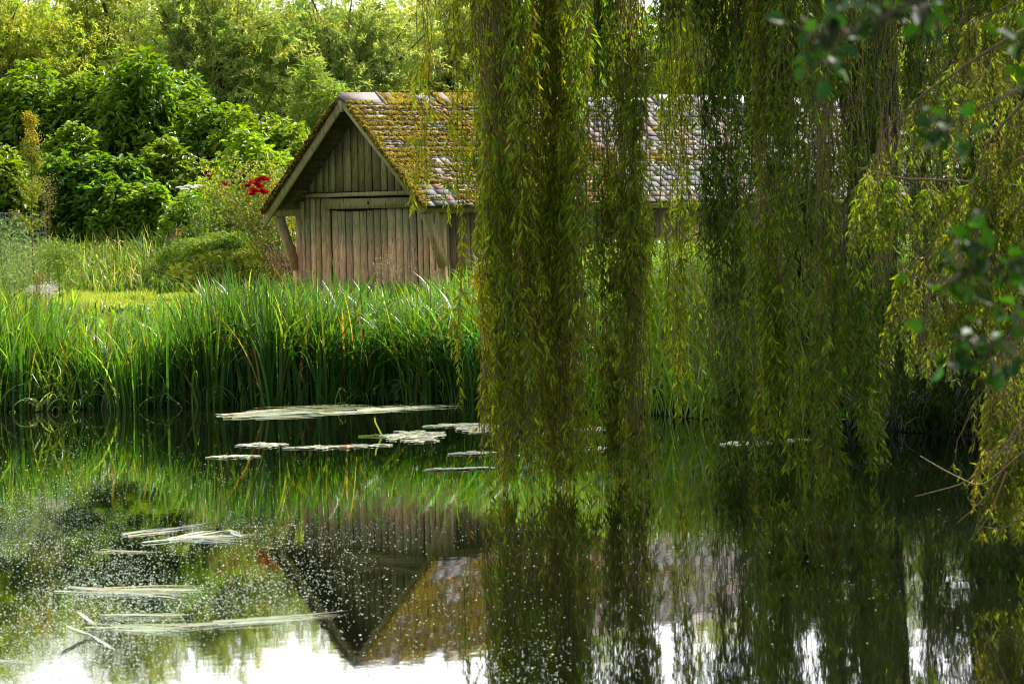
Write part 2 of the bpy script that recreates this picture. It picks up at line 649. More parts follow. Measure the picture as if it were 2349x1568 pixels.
# roof: boarding, bargeboards, tiles
SL = math.hypot(HW, ZR - ZE)
for sx in (-1, 1):
    dn = np.array([sx * HW / SL, 0, -(ZR - ZE) / SL])          # down the slope
    nn = np.array([sx * (ZR - ZE) / SL, 0, HW / SL])           # out of the slope
    A = np.array([0, 0, ZR])
    ext = SL + (.10 if sx < 0 else .02)
    b = MB()
    k = 0
    while k < ext:                                             # under-boarding, each board along the ridge
        k1 = min(k + .19, ext)
        p = [A + dn * k - nn * .035, A + dn * (k1 - .008) - nn * .035, A + dn * (k1 - .008) - nn * .012, A + dn * k - nn * .012]
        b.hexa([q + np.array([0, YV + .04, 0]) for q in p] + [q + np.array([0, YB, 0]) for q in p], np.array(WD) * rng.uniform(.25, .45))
        k = k1
    b.build('roof_boarding', M['wood'], house)
    b = MB()                                                   # bargeboard
    Y0 = np.array([0, YV, 0])
    wdt = .15 if sx < 0 else .10
    b.beam(A + dn * .12 - nn * (.05 + wdt / 2) + Y0, A + dn * (ext + .12 if sx < 0 else ext) - nn * (.05 + wdt / 2) + Y0, .045, wdt,
           np.array(WD) * 1.25, up=nn, jit=.004)
    b.build('bargeboard', M['wood'], house)
    # rafters behind the eaves
    b = MB()
    for y in np.arange(.3, 15.4, .55):
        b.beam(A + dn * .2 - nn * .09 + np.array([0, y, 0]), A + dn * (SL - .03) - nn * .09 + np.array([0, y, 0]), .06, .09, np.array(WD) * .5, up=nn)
    b.build('rafters', M['wood'], house)
    # tiles
    b = MB()
    rows = 21
    ex = SL / rows
    pal = np.array([[.22, .20, .19], [.30, .27, .25], [.16, .16, .17], [.36, .24, .19], [.30, .17, .12], [.38, .35, .32], [.26, .22, .18]])
    for r in range(rows):
        s1 = (r + 1) * ex + .01
        s0 = max(0.0, s1 - ex - .06)
        y = YV - .05 + rng.uniform(-.03, .02)
        while y < YB:
            y1 = y + rng.uniform(.22, .44)
            lift = rng.uniform(.026, .042)
            ds = rng.normal(0, .008)
            sag = -.035 * math.sin(max(y, 0) / 16 * math.pi * 2.3) * (1 - abs(r / 10 - 1)) + rng.normal(0, .003)
            gp = .008
            v = []
            for yy in (y, y1 - gp):
                o_ = np.array([0, yy, sag])
                tw = rng.normal(0, .002)
                v += [A + dn * s0 + nn * -.004 + o_, A + dn * (s1 + ds) + nn * (lift - .024 + tw) + o_,
                      A + dn * (s1 + ds) + nn * (lift + tw) + o_, A + dn * s0 + nn * .016 + o_]
            c = pal[rng.choice(7, p=[.22, .2, .16, .12, .10, .1, .1])] * rng.uniform(.75, 1.2)
            if y > 5:
                c = c * .5 + np.array([.17, .16, .145]) * .5
            if y > 5 and rng.random() < .25:
                c = c * .65
            if r == 0:
                c = np.array([.34, .30, .27]) * rng.uniform(.85, 1.1)
            b.hexa(v, c)
            y = y1
    tiles = b.build('roof_tiles', M['tile'], house)

    # moss cushions on this slope
    n = 60000 if sx > 0 else 26000
    yy = YV - .05 + (YB - YV) * rng.beta(.62, 1.5, n)
    ss = rng.uniform(.12, SL, n)
    q = np.c_[ss * 2.0, yy * 1.6, 0 * ss]
    q2 = np.c_[ss * 9.0, yy * 4.0, 0 * ss]
    rowf = (ss / ex) % 1.0
    dens = (.55 * WaveNoise(3, 1.0)(q) + .55 * WaveNoise(5, 1.0)(q2) + .75 * np.exp(-((ss - 1.5) / 1.2) ** 2)
            - .5 * (yy > 5.5) - .05 * np.maximum(yy - 2.5, 0) + .5 * np.sin((rowf + .15) * 6.28) * -1.15 - .40)
    if sx < 0:
        dens += .45
    dens += .3 * (yy < YV + .1) * (ss > .6)
    keep = (dens > .28) & (rng.random(n) < .8)
    yy, ss, dens = yy[keep], ss[keep], dens[keep]
    n = len(yy)
    rad = rng.uniform(.016, .045, n) * (1 + .3 * np.clip(dens, 0, 1))
    hgt = rad * rng.uniform(.5, 1.0, n)
    off_n = np.full(n, .022)
    ev = int(2600 if sx < 0 else 900)                          # ragged moss hanging on the verge and eaves edge
    ve = rng.random(ev) < .75
    ys_ = np.where(ve, YV - .06 + rng.normal(0, .02, ev), rng.uniform(YV, YB, ev))
    se_ = np.where(ve, rng.uniform(.3, SL + .03, ev), SL + .01)
    on_ = np.where(ve, rng.uniform(-.05 if sx < 0 else -.01, .04, ev), rng.uniform(-.01, .02, ev))
    yy, ss, off_n = np.r_[yy, ys_], np.r_[ss, se_], np.r_[off_n, on_]
    n = len(yy)
    rad = np.r_[rad, rng.uniform(.018, .045, ev)]
    hgt = np.r_[hgt, rng.uniform(.01, .03, ev)]
    cen = A + dn * ss[:, None] + nn * off_n[:, None] + np.c_[0 * yy, yy, 0 * yy]
    ang = np.arange(6) * math.pi / 3
    ring1 = (np.cos(ang)[None, :, None] * np.array([0, 1, 0]) + np.sin(ang)[None, :, None] * dn) * rad[:, None, None] * rng.uniform(.7, 1.2, (n, 6, 1))
    v = np.concatenate([cen[:, None] + ring1 - nn * .015,
                        cen[:, None] + ring1 * .7 + nn * (hgt * .7)[:, None, None],
                        (cen + nn * hgt[:, None])[:, None]], 1)
    base = (np.arange(n) * 13)[:, None, None]
    j = np.arange(6)
    j2 = (j + 1) % 6
    q4 = (base + np.stack([j, j2, j2 + 6, j + 6], -1)[None]).reshape(-1, 4)
    q3 = (base + np.stack([j + 6, j2 + 6, j * 0 + 12], -1)[None]).reshape(-1, 3)
    mc = np.array([[.29, .21, .016], [.19, .125, .014], [.08, .05, .014], [.38, .30, .022], [.17, .17, .02]])
    c = mc[rng.choice(5, n, p=[.28, .26, .22, .10, .14])] * rng.uniform(.8, 1.2, (n, 1))
    mb = MB()
    vv = v.reshape(-1, 3) + rng.normal(0, .004, (n * 13, 3))
    mb.add(vv, q4, np.repeat(c, 13, 0))
    mb.F[3].append(q3)
    ms = mb.build('moss', M['moss'], tiles)
    tag(ms, kind='stuff')

# ridge tiles
RT = [(-.70, .30, 0.03, (.27, .22, .20), 0), (.27, .37, 0.055, (.20, .19, .19), 0), (.34, 1.25, 0.035, (.26, .22, .17), 1)]
RT += [(1.87 + i * .5, 2.36 + i * .5, .05, (.26, .20, .15), 1) for i in range(5)]
RT += [(8.5 + i * .62, 9.11 + i * .62, .055, (.38, .35, .33), .15) for i in range(12)]
for y0, y1, up_, c, mossy in RT:
    b = MB()
    lf = rng.normal(0, .008)
    for sx in (-1, 1):
        wv = [(0, ZR + up_ + .03), (sx * .20, ZR + up_ + .03 - .20 * SLOPE), (sx * .20 - sx * .018, ZR + up_ - .20 * SLOPE), (0, ZR + up_)]
        b.hexa([(a_, y0, z_ - lf) for a_, z_ in wv] + [(a_, y1, z_ + lf) for a_, z_ in wv], np.array(c) * rng.uniform(.9, 1.1))
    rt = b.build('ridge_tile', M['tile'], house)
    if mossy > .5:
        mb = MB()
        n = 900
        y = rng.uniform(y0, y1, n)
        xq = rng.uniform(-.2, .2, n)
        k = WaveNoise(9, 6)(np.c_[xq, y, 0 * y]) > -.25
        y, xq = y[k], xq[k]
        n = len(y)
        P = np.c_[xq, y, ZR + up_ + .03 - np.abs(xq) * SLOPE]
        rad = rng.uniform(.018, .045, n)
        a6 = np.arange(6) * math.pi / 3
        for i in range(n):
            ring = np.c_[np.cos(a6), np.sin(a6), -np.sign(xq[i]) * SLOPE * np.cos(a6)] * rad[i]
            v = np.r_[P[i] + ring, [P[i] + [0, 0, rad[i] * .9]]]
            mb.add(v, [[j_, (j_ + 1) % 6, 6] for j_ in range(6)], mc[rng.integers(5)] * rng.uniform(.8, 1.2))
        tag(mb.build('moss', M['moss'], rt), kind='stuff')
b = MB()
b.beam((0, YV - .01, ZR - .10), (0, YV - .01, ZR - .32), .10, .06, np.array(WD) * 1.5, up=(0, 1, 0))
b.build('apex_block', M['wood'], house)


# ------------------------------------------------------------------ blades (reeds, sedges, grasses)
def blades(mb, root, hgt, wid, heading, tilt, bend, c, K=7, power=1.8):
    n = len(root)
    s = np.linspace(0, 1, K)
    th = tilt[:, None] + bend[:, None] * s[None] ** power
    ds = hgt[:, None] / (K - 1)
    dx = np.sin(th) * ds
    dz = np.cos(th) * ds
    dist = np.c_[np.zeros(n), np.cumsum(dx[:, 1:], 1)]
    z = np.c_[np.zeros(n), np.cumsum(dz[:, 1:], 1)]
    h = np.stack([np.cos(heading), np.sin(heading)], 1)
    P = np.concatenate([root[:, None, :2] + h[:, None] * dist[:, :, None], (root[:, 2:] + z)[:, :, None]], 2)
    tw = heading + math.pi / 2 + rng.normal(0, .5, n)
    side = np.stack([np.cos(tw), np.sin(tw), rng.normal(0, .15, n)], 1)
    prof = np.minimum(1, (1 - s) * 2.2) * np.where(s < .15, .75, 1)
    prof[-1] = .04
    mb.ribbons(P, wid[:, None] * prof[None], nrm(side), c)
    return P


REED = np.array([.055, .155, .018])
LITG = np.array([.15, .26, .02])


def topz(px_x):
    return np.interp(px_x, [-14, -9.2, -8.2, -7.5, -6.6, -6.2, -5.6, -3.5, -1.7, -1.2, -.5, .2], [2.1, 2.1, 1.95, 1.62, 1.5, 1.6, 2.22, 2.15, 2.0, 2.2, 2.35, 1.9])


# upright iris reeds standing at the water's edge
mb = MB()
nc = 430
cx_ = np.where(rng.random(nc) < .70, rng.uniform(-6.0, .4, nc), rng.uniform(-13, -6.0, nc))
cy_ = shore(cx_) - .5 + rng.gamma(1.5, 1.15, nc)
ch_ = rng.uniform(.62, 1.06, nc)
ch_[rng.random(nc) < .12] *= 1.16
per = rng.integers(9, 26, nc)
ci = np.repeat(np.arange(nc), per)
n = len(ci)
hd = rng.uniform(0, 6.28, n)
rr_ = np.abs(rng.normal(0, .13, n))
x = cx_[ci] + np.cos(hd) * rr_
y = cy_[ci] + np.sin(hd) * rr_
z = np.maximum(ground(x, y), -.15)
H = np.maximum((topz(x) - z) * ch_[ci] * rng.uniform(.55, 1.05, n), .45)
up = x < -3.6 + .6 * rng.normal(0, 1, nc)[ci]
bend = np.where(up, np.abs(rng.normal(.12, .30, n)), np.abs(rng.normal(1.0, .8, n)))
rc = shades(nc, REED, .28, .2)[ci] * np.exp(rng.normal(0, .22, (n, 1)))
old = rng.random(n) < .05
rc[old] = shades(old.sum(), (.30, .24, .08), .3, .1)
blades(mb, np.c_[x, y, z - .05], H * (1 + .2 * bend), rng.uniform(.032, .074, n) * np.where(up, 1, .72), hd + rng.normal(0, .4, n),
       np.abs(rng.normal(.06, .07, n)) + rr_ * .25, bend, rc, K=8)
tag(mb.build('reed_bed', M['grass']), 'dense bed of tall green reeds along the waterline in front of the boathouse', 'reeds', kind='stuff')

# sweet-grass with drooping tips on the bank
mb = MB()
n = 6800
x = rng.uniform(-13, .8, n)
y = shore(x) - .35 + 7.5 * rng.uniform(0, 1, n) ** 1.15
z = np.maximum(ground(x, y), -.1)
k = x < 9
x, y, z = x[k], y[k], z[k]
n = len(x)
H = np.clip((topz(x) - z) * rng.uniform(.45, 1.0, n), .22, 2)
blades(mb, np.c_[x, y, z - .03], H * 1.15, rng.uniform(.022, .05, n), rng.uniform(0, 6.28, n), np.abs(rng.normal(.1, .12, n)),
       np.abs(rng.normal(1.1, .8, n)), shades(n, LITG * [.8, .85, 1], .4, .22), K=7)
tag(mb.build('bank_grass', M['grass']), 'long arching grass covering the bank between the water and the lawn', 'grass', kind='stuff')

# blades bowed over the edge into the water
mb = MB()
n = 1100
x = rng.uniform(-13, .6, n)
y = shore(x) - rng.gamma(1.2, .22, n) + .25
hd = -math.pi / 2 + rng.normal(0, 1.0, n)
blades(mb, np.c_[x, y, np.full(n, -.03)], rng.uniform(.35, 1.1, n), rng.uniform(.018, .036, n), hd, np.abs(rng.normal(.3, .25, n)),
       rng.uniform(.8, 2.3, n), shades(n, (.12, .22, .05), .35, .2), K=8, power=1.3)
tag(mb.build('marginal_grass', M['grass']), 'loose grass blades bowed over the edge of the bank into the water', 'grass', kind='stuff')

# dry brown blades among the reeds
mb = MB()
n = 900
x = rng.uniform(-12, .4, n)
y = shore(x) + rng.uniform(-.05, 1.6, n)
z = np.maximum(ground(x, y), -.1)
blades(mb, np.c_[x, y, z], rng.uniform(.2, .8, n), rng.uniform(.015, .03, n), rng.uniform(0, 6.28, n), np.abs(rng.normal(.25, .2, n)),
       rng.normal(.8, .8, n), shades(n, (.22, .12, .045), .3, .1))
tag(mb.build('dry_reeds', M['grass']), 'scattered dead brown reed blades low down at the waterline', 'dry reeds', kind='stuff')

# lawn
mb = MB()
n = 46000
x = rng.uniform(-13.5, -3.6, n)
y = rng.uniform(72.5, 95.5, n)
z = ground(x, y)
blades(mb, np.c_[x, y, z], rng.uniform(.03, .08, n) * np.where(y > 90, 2.2, 1) * np.where((x < -8.3) | (x > -5.2), 3.2, 1), rng.uniform(.012, .022, n), rng.uniform(0, 6.28, n),
       np.abs(rng.normal(.2, .2, n)), rng.uniform(0, 1, n), shades(n, (.26, .34, .03), .25, .15), K=3)
tag(mb.build('lawn_grass', M['grass']), 'short mown sunlit lawn grass behind the reeds on the left', 'grass', kind='stuff')
p0, p1 = at(205, 700, 72.6), at(408, 697, 72.2)
b = MB()
zz = float(ground(p0[0], 72.4)) + .04
b.beam((p0[0], 72.5, zz), (p1[0], 72.3, zz + .01), .08, .09, (.12, .09, .06), jit=.006)
tag(b.build('edging_board', M['bark']), 'low timber edging board along the front of the lawn', 'edging board')

# tall grass and herbs behind the lawn
mb = MB()
n = 13000
x = rng.uniform(-14, -3.8, n)
y = rng.uniform(89.5, 97, n)
z = ground(x, y)
hh = rng.uniform(.6, 1.9, n) * np.interp(y, [89.5, 92, 97], [.35, .9, 1])
gc = shades(n, (.12, .21, .03), .45, .25)
pale = rng.random(n) < .13
gc[pale] = shades(pale.sum(), (.42, .40, .20), .25, .08)
blades(mb, np.c_[x, y, z], hh, rng.uniform(.018, .036, n), rng.uniform(0, 6.28, n), np.abs(rng.normal(.1, .1, n)), np.abs(rng.normal(1.1, .8, n)), gc, K=6)
n = 36000
x = rng.uniform(-14, -3.8, n)
y = rng.uniform(90.3, 97, n)
z = ground(x, y) + rng.uniform(0, 1, n) ** .8 * 1.25 * np.interp(y, [90.3, 93.5], [.3, 1])
mb.leaf4(np.c_[x, y, z], rv(n) + [0, 0, .3], rv(n, .5) + [0, 0, 1], rng.uniform(.06, .13, n), rng.uniform(.025, .05, n), shades(n, (.12, .18, .03), .3, .2))
tag(mb.build('tall_meadow_grass', M['grass']), 'tall arching meadow grass and herbs at the back of the lawn', 'tall grass', kind='stuff')

# sunlit growth on the bank beside the long side of the boathouse, seen through the willow
mb = MB()
n = 26000
x = rng.uniform(-.4, 13, n)
x = np.where(x > 6, rng.uniform(-.4, 13, n), x)
y0_, y1_ = shore(x) - .5 + 12 * np.clip((x - 4.5) / 3, 0, 1), np.interp(x, [-.4, 1, 4, 8, 13], [72.5, 73.5, 76.5, 81, 86])
y = y0_ + (y1_ - y0_) * rng.uniform(0, 1, n)
z = np.maximum(ground(x, y), -.05)
blades(mb, np.c_[x, y, z], rng.uniform(.35, 1.3, n), rng.uniform(.015, .04, n), rng.uniform(0, 6.28, n), np.abs(rng.normal(.15, .15, n)),
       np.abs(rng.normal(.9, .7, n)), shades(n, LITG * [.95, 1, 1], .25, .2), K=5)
n = 22000
x = rng.uniform(-.2, 12, n)
y0_, y1_ = shore(x) + 3, np.interp(x, [-.4, 1, 4, 8, 13], [72.5, 73.5, 76.5, 81, 86])
y = y0_ + (y1_ - y0_) * rng.uniform(0, 1, n)
z = ground(x, y) + rng.uniform(0, 1.1, n)
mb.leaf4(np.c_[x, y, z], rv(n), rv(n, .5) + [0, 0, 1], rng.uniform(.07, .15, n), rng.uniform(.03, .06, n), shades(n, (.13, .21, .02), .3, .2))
tag(mb.build('undergrowth', M['grass']), 'bright green undergrowth on the bank below the long side of the boathouse', 'undergrowth', kind='stuff')

# undergrowth on the right bank, the willow's shade put into its dark colour
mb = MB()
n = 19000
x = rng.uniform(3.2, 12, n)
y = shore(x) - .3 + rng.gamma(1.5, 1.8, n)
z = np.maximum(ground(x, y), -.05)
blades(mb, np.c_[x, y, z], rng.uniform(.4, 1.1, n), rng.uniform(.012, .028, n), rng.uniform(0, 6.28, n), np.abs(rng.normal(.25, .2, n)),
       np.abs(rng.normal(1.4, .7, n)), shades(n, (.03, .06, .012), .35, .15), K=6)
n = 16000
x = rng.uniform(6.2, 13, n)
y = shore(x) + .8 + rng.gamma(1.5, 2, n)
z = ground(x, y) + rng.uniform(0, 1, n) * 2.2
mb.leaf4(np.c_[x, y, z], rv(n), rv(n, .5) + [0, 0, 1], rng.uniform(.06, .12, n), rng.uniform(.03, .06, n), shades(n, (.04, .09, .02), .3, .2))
tag(mb.build('shade_tinted_undergrowth', M['grass']), 'grass and weeds coloured dark for shade on the right bank under the willow', 'undergrowth', kind='stuff')


# individual overhanging sedge clumps at the waterline
def sedge(px, Y, n, hgt, label, droop=1.9, c=(.13, .22, .06)):
    p = at(px, 930, Y)
    e_ = empty('sedge_plant', (p[0], Y, 0), label, 'sedge', 'arching sedge plants at the waterline')
    mb = MB()
    r = np.c_[rng.normal(0, .07, n), rng.normal(0, .07, n), np.full(n, .02)]
    blades(mb, r, rng.uniform(.6, 1.1, n) * hgt, rng.uniform(.025, .042, n), rng.uniform(0, 6.28, n), rng.uniform(.1, .5, n), rng.uniform(.6, 1.3, n) * droop,
           shades(n, c, .2, .1), K=9, power=1.2)
    o = mb.build('blades', M['grass'], e_)
    return e_


sedge(88, 64.3, 16, .75, 'small pale sedge plant arching into the water at the far left', 2.4, (.22, .30, .10))
sedge(268, 64.8, 55, 1.15, 'large pale sedge plant with drooping blades in the water left of the reeds', 2.2, (.16, .26, .09))
sedge(340, 65.0, 30, .95, 'sedge plant touching the tall reeds on their left side', 2.0, (.13, .22, .06))
sedge(905, 64.9, 30, .8, 'low sedge plant in front of the boathouse wall at the waterline', 2.1, (.10, .20, .05))
sedge(990, 64.8, 40, 1.0, 'dark green sedge plant at the waterline next to the willow curtain', 2.0, (.09, .18, .05))
sedge(820, 64.9, 26, .7, 'small sedge plant at the waterline right of the upright reeds', 2.0, (.10, .19, .05))


# ------------------------------------------------------------------ shrubs
def dome_pts(n, rx, ry, h, base=0.0, lobes=9, seed=1, fill=.25):
    g = np.random.default_rng(seed)
    a = g.uniform(0, 6.28, lobes)
    rr = g.uniform(.2, .75, lobes)
    cz = g.uniform(.25, .8, lobes)
    cz = cz * (1.15 - .5 * rr)
    C = np.c_[np.cos(a) * rr * rx, np.sin(a) * rr * ry, base + cz * h]
    C = np.r_[C, [[0, 0, base + .55 * h]]]
    S = np.r_[g.uniform(.28, .5, lobes), [.55]]
    i = rng.choice(lobes + 1, n, p=(S ** 2) / (S ** 2).sum())
    d = nrm(rv(n))
    d[:, 2] = np.where(d[:, 2] < -.3, -d[:, 2], d[:, 2])
    rad = S[i] * (1 - fill * rng.random(n) ** 2)
    P = C[i] + d * np.c_[rad * rx, rad * ry, rad * h * .75]
    P[:, 2] = np.maximum(P[:, 2], base * .5 + .05)
    return P, d


def bush(name, label, cat, cx, cy, rx, ry, ztop, ncl, per, L, W, c, mat='leaf', group=None, broad=True, seed=1, fill=.3, upness=.8, stemc=(.07, .05, .03)):
    gz = float(ground(cx, cy))
    h = ztop - gz
    e_ = empty(name, (cx, cy, gz), label, cat, group)
    P, d = dome_pts(ncl, rx, ry, h, 0, 10, seed, fill)
    d = nrm(d + [0, 0, upness * .6])
    # stems
    k = rng.choice(ncl, min(60, ncl), replace=False)
    s = np.linspace(0, 1, 7)[None, :, None]
    r0 = np.c_[rng.normal(0, .12, (len(k), 2)), np.zeros(len(k))]
    path = r0[:, None] * (1 - s) + P[k][:, None] * s
    path[:, :, 2] = P[k][:, None, 2] * np.linspace(0, 1, 7)[None] ** .75
    st = MB()
    st.tubes(path, np.linspace(.028, .006, 7)[None], stemc, 4)
    st.build('stems', M['stem'], e_)
    mb = MB()
    i = np.repeat(np.arange(ncl), per)
    m = len(i)
    t = rng.uniform(-.16, .05, m) * (L / .12)
    a1 = nrm(np.cross(d, rv(ncl)))[i]
    a2 = np.cross(d[i], a1)
    an = rng.uniform(0, 6.28, m)
    out = a1 * np.cos(an)[:, None] + a2 * np.sin(an)[:, None]
    ld = nrm(out + d[i] * rng.uniform(.1, .9, m)[:, None])
    pos = P[i] + d[i] * t[:, None] + rv(m, .012)
    up_ = nrm(d[i] * .5 + rv(m, .35) + [0, 0, upness])
    cc = shades(ncl, c, .14, .08)[i] * np.exp(rng.normal(0, .12, (m, 1)))
    LL = rng.uniform(.7, 1.15, m) * L
    (mb.leaf6 if broad else mb.leaf4)(pos, ld, up_, LL, LL * W / L, cc)
    mb.build('foliage', M[mat], e_)
    return e_


DG = (.125, .22, .012)
GB = 'broad-leaved shrubs behind the lawn'
bush('dogwood_shrub', 'tall broad-leaved shrub at the upper left edge behind the other shrubs', 'shrub', -12.6, 104, 2.6, 2.2, 7.3, 1900, 7, .23, .12, DG, group=GB, seed=1)
bush('dogwood_shrub', 'tallest rounded dark green shrub, rising in front of the pale willows at left', 'shrub', -10.0, 103, 2.3, 2.0, 7.7, 2000, 7, .23, .12, (.11, .21, .012), group=GB, seed=2)
bush('dogwood_shrub', 'dark green rounded shrub in the middle of the shrub bank, right of the tallest', 'shrub', -8.0, 101, 2.0, 1.8, 6.6, 1700, 7, .21, .11, (.10, .20, .012), group=GB, seed=3)
bush('dogwood_shrub', 'shadowy green shrub just left of the boathouse roof', 'shrub', -6.3, 100, 1.7, 1.6, 6.0, 1400, 7, .21, .11, (.15, .24, .012), group=GB, seed=4)
bush('dogwood_shrub', 'low bright green shrub with hanging lower leaves behind the wire guard', 'shrub', -10.6, 97.5, 1.9, 1.4, 5.0, 1500, 7, .24, .13, (.09, .19, .014), group=GB, seed=5)
bush('dogwood_shrub', 'mid green shrub filling the centre behind the white umbel flowers', 'shrub', -8.7, 98.5, 1.5, 1.4, 5.4, 1200, 7, .21, .11, (.13, .21, .012), group=GB, seed=6)
bush('dogwood_shrub', 'low green shrub at the left picture edge', 'shrub', -13.0, 97, 1.6, 1.4, 5.3, 1300, 7, .23, .12, (.13, .21, .012), group=GB, seed=7)
bush('dogwood_shrub', 'mid-height green shrub between the tallest shrub and the low bright one', 'shrub', -11.3, 100.5, 1.8, 1.5, 5.9, 1300, 7, .22, .12, DG, group=GB, seed=21)
bush('dogwood_shrub', 'low green shrub left of the white umbel flowers', 'shrub', -9.3, 96.2, 1.3, 1.1, 4.2, 900, 7, .21, .12, (.12, .22, .012), group=GB, seed=22)
bush('large_leaved_shrub', 'yellow-green large-leaved shrub behind the red roses', 'shrub', -6.1, 92, 1.5, 1.3, 5.2, 900, 8, .21, .125, (.19, .32, .02), group=GB, seed=8)
bush('large_leaved_shrub', 'bright green leafy shrub between the roses and the shrub bank', 'shrub', -7.6, 94.5, 1.2, 1.2, 4.3, 750, 8, .17, .09, (.15, .27, .02), group=GB, seed=18)
bush('narrow_leaved_shrub', 'grey-green narrow-leaved shrub peeping over the left roof slope', 'shrub', -5.1, 105, 1.6, 1.5, 7.0, 1500, 10, .24, .04, (.18, .26, .06), mat='pale', broad=False, seed=9)
bush('low_bush', 'fine-leaved yellow-green bush at the foot of the rose canes', 'bush', -5.05, 80.5, 1.0, .7, 2.95, 1100, 8, .075, .03, (.19, .24, .03), broad=False, seed=10)
bush('low_bush', 'fluffy green weedy bush left of the rose bush', 'bush', -6.9, 91, 1.3, .8, 3.7, 1200, 8, .09, .04, (.12, .19, .03), broad=False, seed=11)
bush('low_bush', 'yellowish weedy bush at the right end of the lawn strip', 'bush', -5.8, 79.2, 1.3, .7, 2.45, 1300, 8, .07, .03, (.20, .25, .03), broad=False, seed=41)
bush('low_bush', 'loose green weeds filling the corner between the lawn and the rose bush', 'bush', -6.4, 84.5, 1.5, .9, 2.95, 1500, 8, .10, .03, (.12, .20, .03), broad=False, seed=42)
bush('bramble', 'dark bramble thicket on the bank at the far left by the water', 'bramble', -8.9, 66.6, 1.3, .8, 1.25, 900, 6, .08, .06, (.05, .10, .02), seed=12)
bush('bramble', 'leafy bramble low in the shade behind the large sedge plant', 'bramble', -7.2, 66.4, .9, .5, .75, 450, 6, .07, .05, (.05, .10, .02), seed=13)



GR = 'added dark bushes on the right bank'  # bushes added to darken this bank, shade put into their leaf colour
bush('added_dark_bush', 'added dark bush on the right bank just right of the big willow trunk', 'bush', 7.6, 56, 1.6, 1.5, 4.6, 1500, 8, .12, .05, (.035, .075, .014), group=GR, broad=False, seed=51)
bush('added_dark_bush', 'added dark bush at the right edge behind the nearer willow boughs', 'bush', 9.6, 53, 1.8, 1.6, 5.2, 1500, 8, .12, .05, (.035, .075, .014), group=GR, broad=False, seed=52)
bush('added_dark_bush', 'added dark bush hugging the left side of the big willow trunk', 'bush', 4.4, 60.5, 1.2, 1.1, 3.4, 1000, 8, .11, .05, (.045, .09, .015), group=GR, broad=False, seed=53)
bush('added_dark_bush', 'low added dark bush overhanging the water on the right bank', 'bush', 7.4, 50.5, 1.0, .8, 1.7, 900, 8, .10, .05, (.035, .08, .014), group=GR, broad=False, seed=54)

# rose bush
e_ = empty('rose_bush', (-4.6, 79.5, float(ground(-4.6, 79.5))), 'straggly rose bush with red blooms leaning left beside the boathouse', 'rose bush')
gz = e_.location.z
n = 46
tp = np.array([at(rng.uniform(480, 660), rng.uniform(385, 480), rng.uniform(78.6, 80.4)) for _ in range(n)]) - np.array(e_.location)
r0 = np.c_[rng.normal(0, .25, n), rng.normal(0, .2, n), np.zeros(n)]
s = np.linspace(0, 1, 9)[None, :, None]
path = r0[:, None] * (1 - s) + tp[:, None] * s
path[:, :, 0] = r0[:, :1] * 1.0 + (tp[:, :1] - r0[:, :1]) * np.linspace(0, 1, 9)[None] ** 1.4
path += np.random.default_rng(3).normal(0, .02, path.shape)
st = MB()
st.tubes(path, np.linspace(.014, .005, 9)[None], shades(n, (.16, .13, .07), .2, .1), 4)
st.build('canes', M['stem'], e_)
mb = MB()
m = 5200
ci = rng.integers(0, n, m)
ti = 3 + (rng.random(m) ** .6 * 5.9)
k0 = ti.astype(int).clip(0, 7)
fr = (ti - k0)[:, None]
P = path[ci, k0] * (1 - fr) + path[ci, np.minimum(k0 + 1, 8)] * fr + rv(m, .11)
lc = shades(m, (.15, .21, .03), .3, .25)
lc[rng.random(m) < .06] = (.35, .14, .03)
mb.leaf6(P, rv(m), rv(m, .5) + [0, 0, 1], rng.uniform(.04, .085, m), rng.uniform(.03, .05, m), lc)
mb.build('foliage', M['leaf'], e_)


def rose(px, py, Y, r, c=(.42, .006, .012), parent=None):
    p = at(px, py, Y) - np.array(parent.location)
    mb = MB()
    for ring, (k, tl, rad) in enumerate(((5, .2, .45), (7, .7, .8), (9, 1.15, 1.05))):
        a = np.arange(k) * 6.283 / k + rng.uniform(0, 6)
        d = np.c_[np.cos(a) * math.sin(tl), -.5 + np.sin(a) * math.sin(tl) * .6, math.cos(tl) * .8 + np.sin(a) * .4]
        mb.leaf6(p + nrm(d) * r * .15, d, rv(k, .2) + [0, -.6, .8], np.full(k, r * rad), np.full(k, r * .85), shades(k, c, .2, .05), fold=.4, droop=.4)
    mb.build('flower', M['petal'], parent)


for px, py in ((566, 428), (577, 437), (588, 424), (573, 420), (584, 440), (577, 447), (595, 430), (590, 415), (600, 411), (608, 414), (600, 440), (606, 443)):
    rose(px + 2, py, 78.6, .078, (.56, .010, .012), parent=e_)
for px, py in ((475, 398), (482, 401), (478, 404)):
    rose(px, py, 79.2, .075, (.34, .006, .03), e_)
for px, py in ((507, 419), (514, 423), (522, 425)):
    rose(px, py, 79.0, .06, (.5, .06, .02), e_)
for px, py in ((600, 418), (540, 405), (550, 398)):
    rose(px, py, 79.0, .05, (.5, .42, .3), e_)

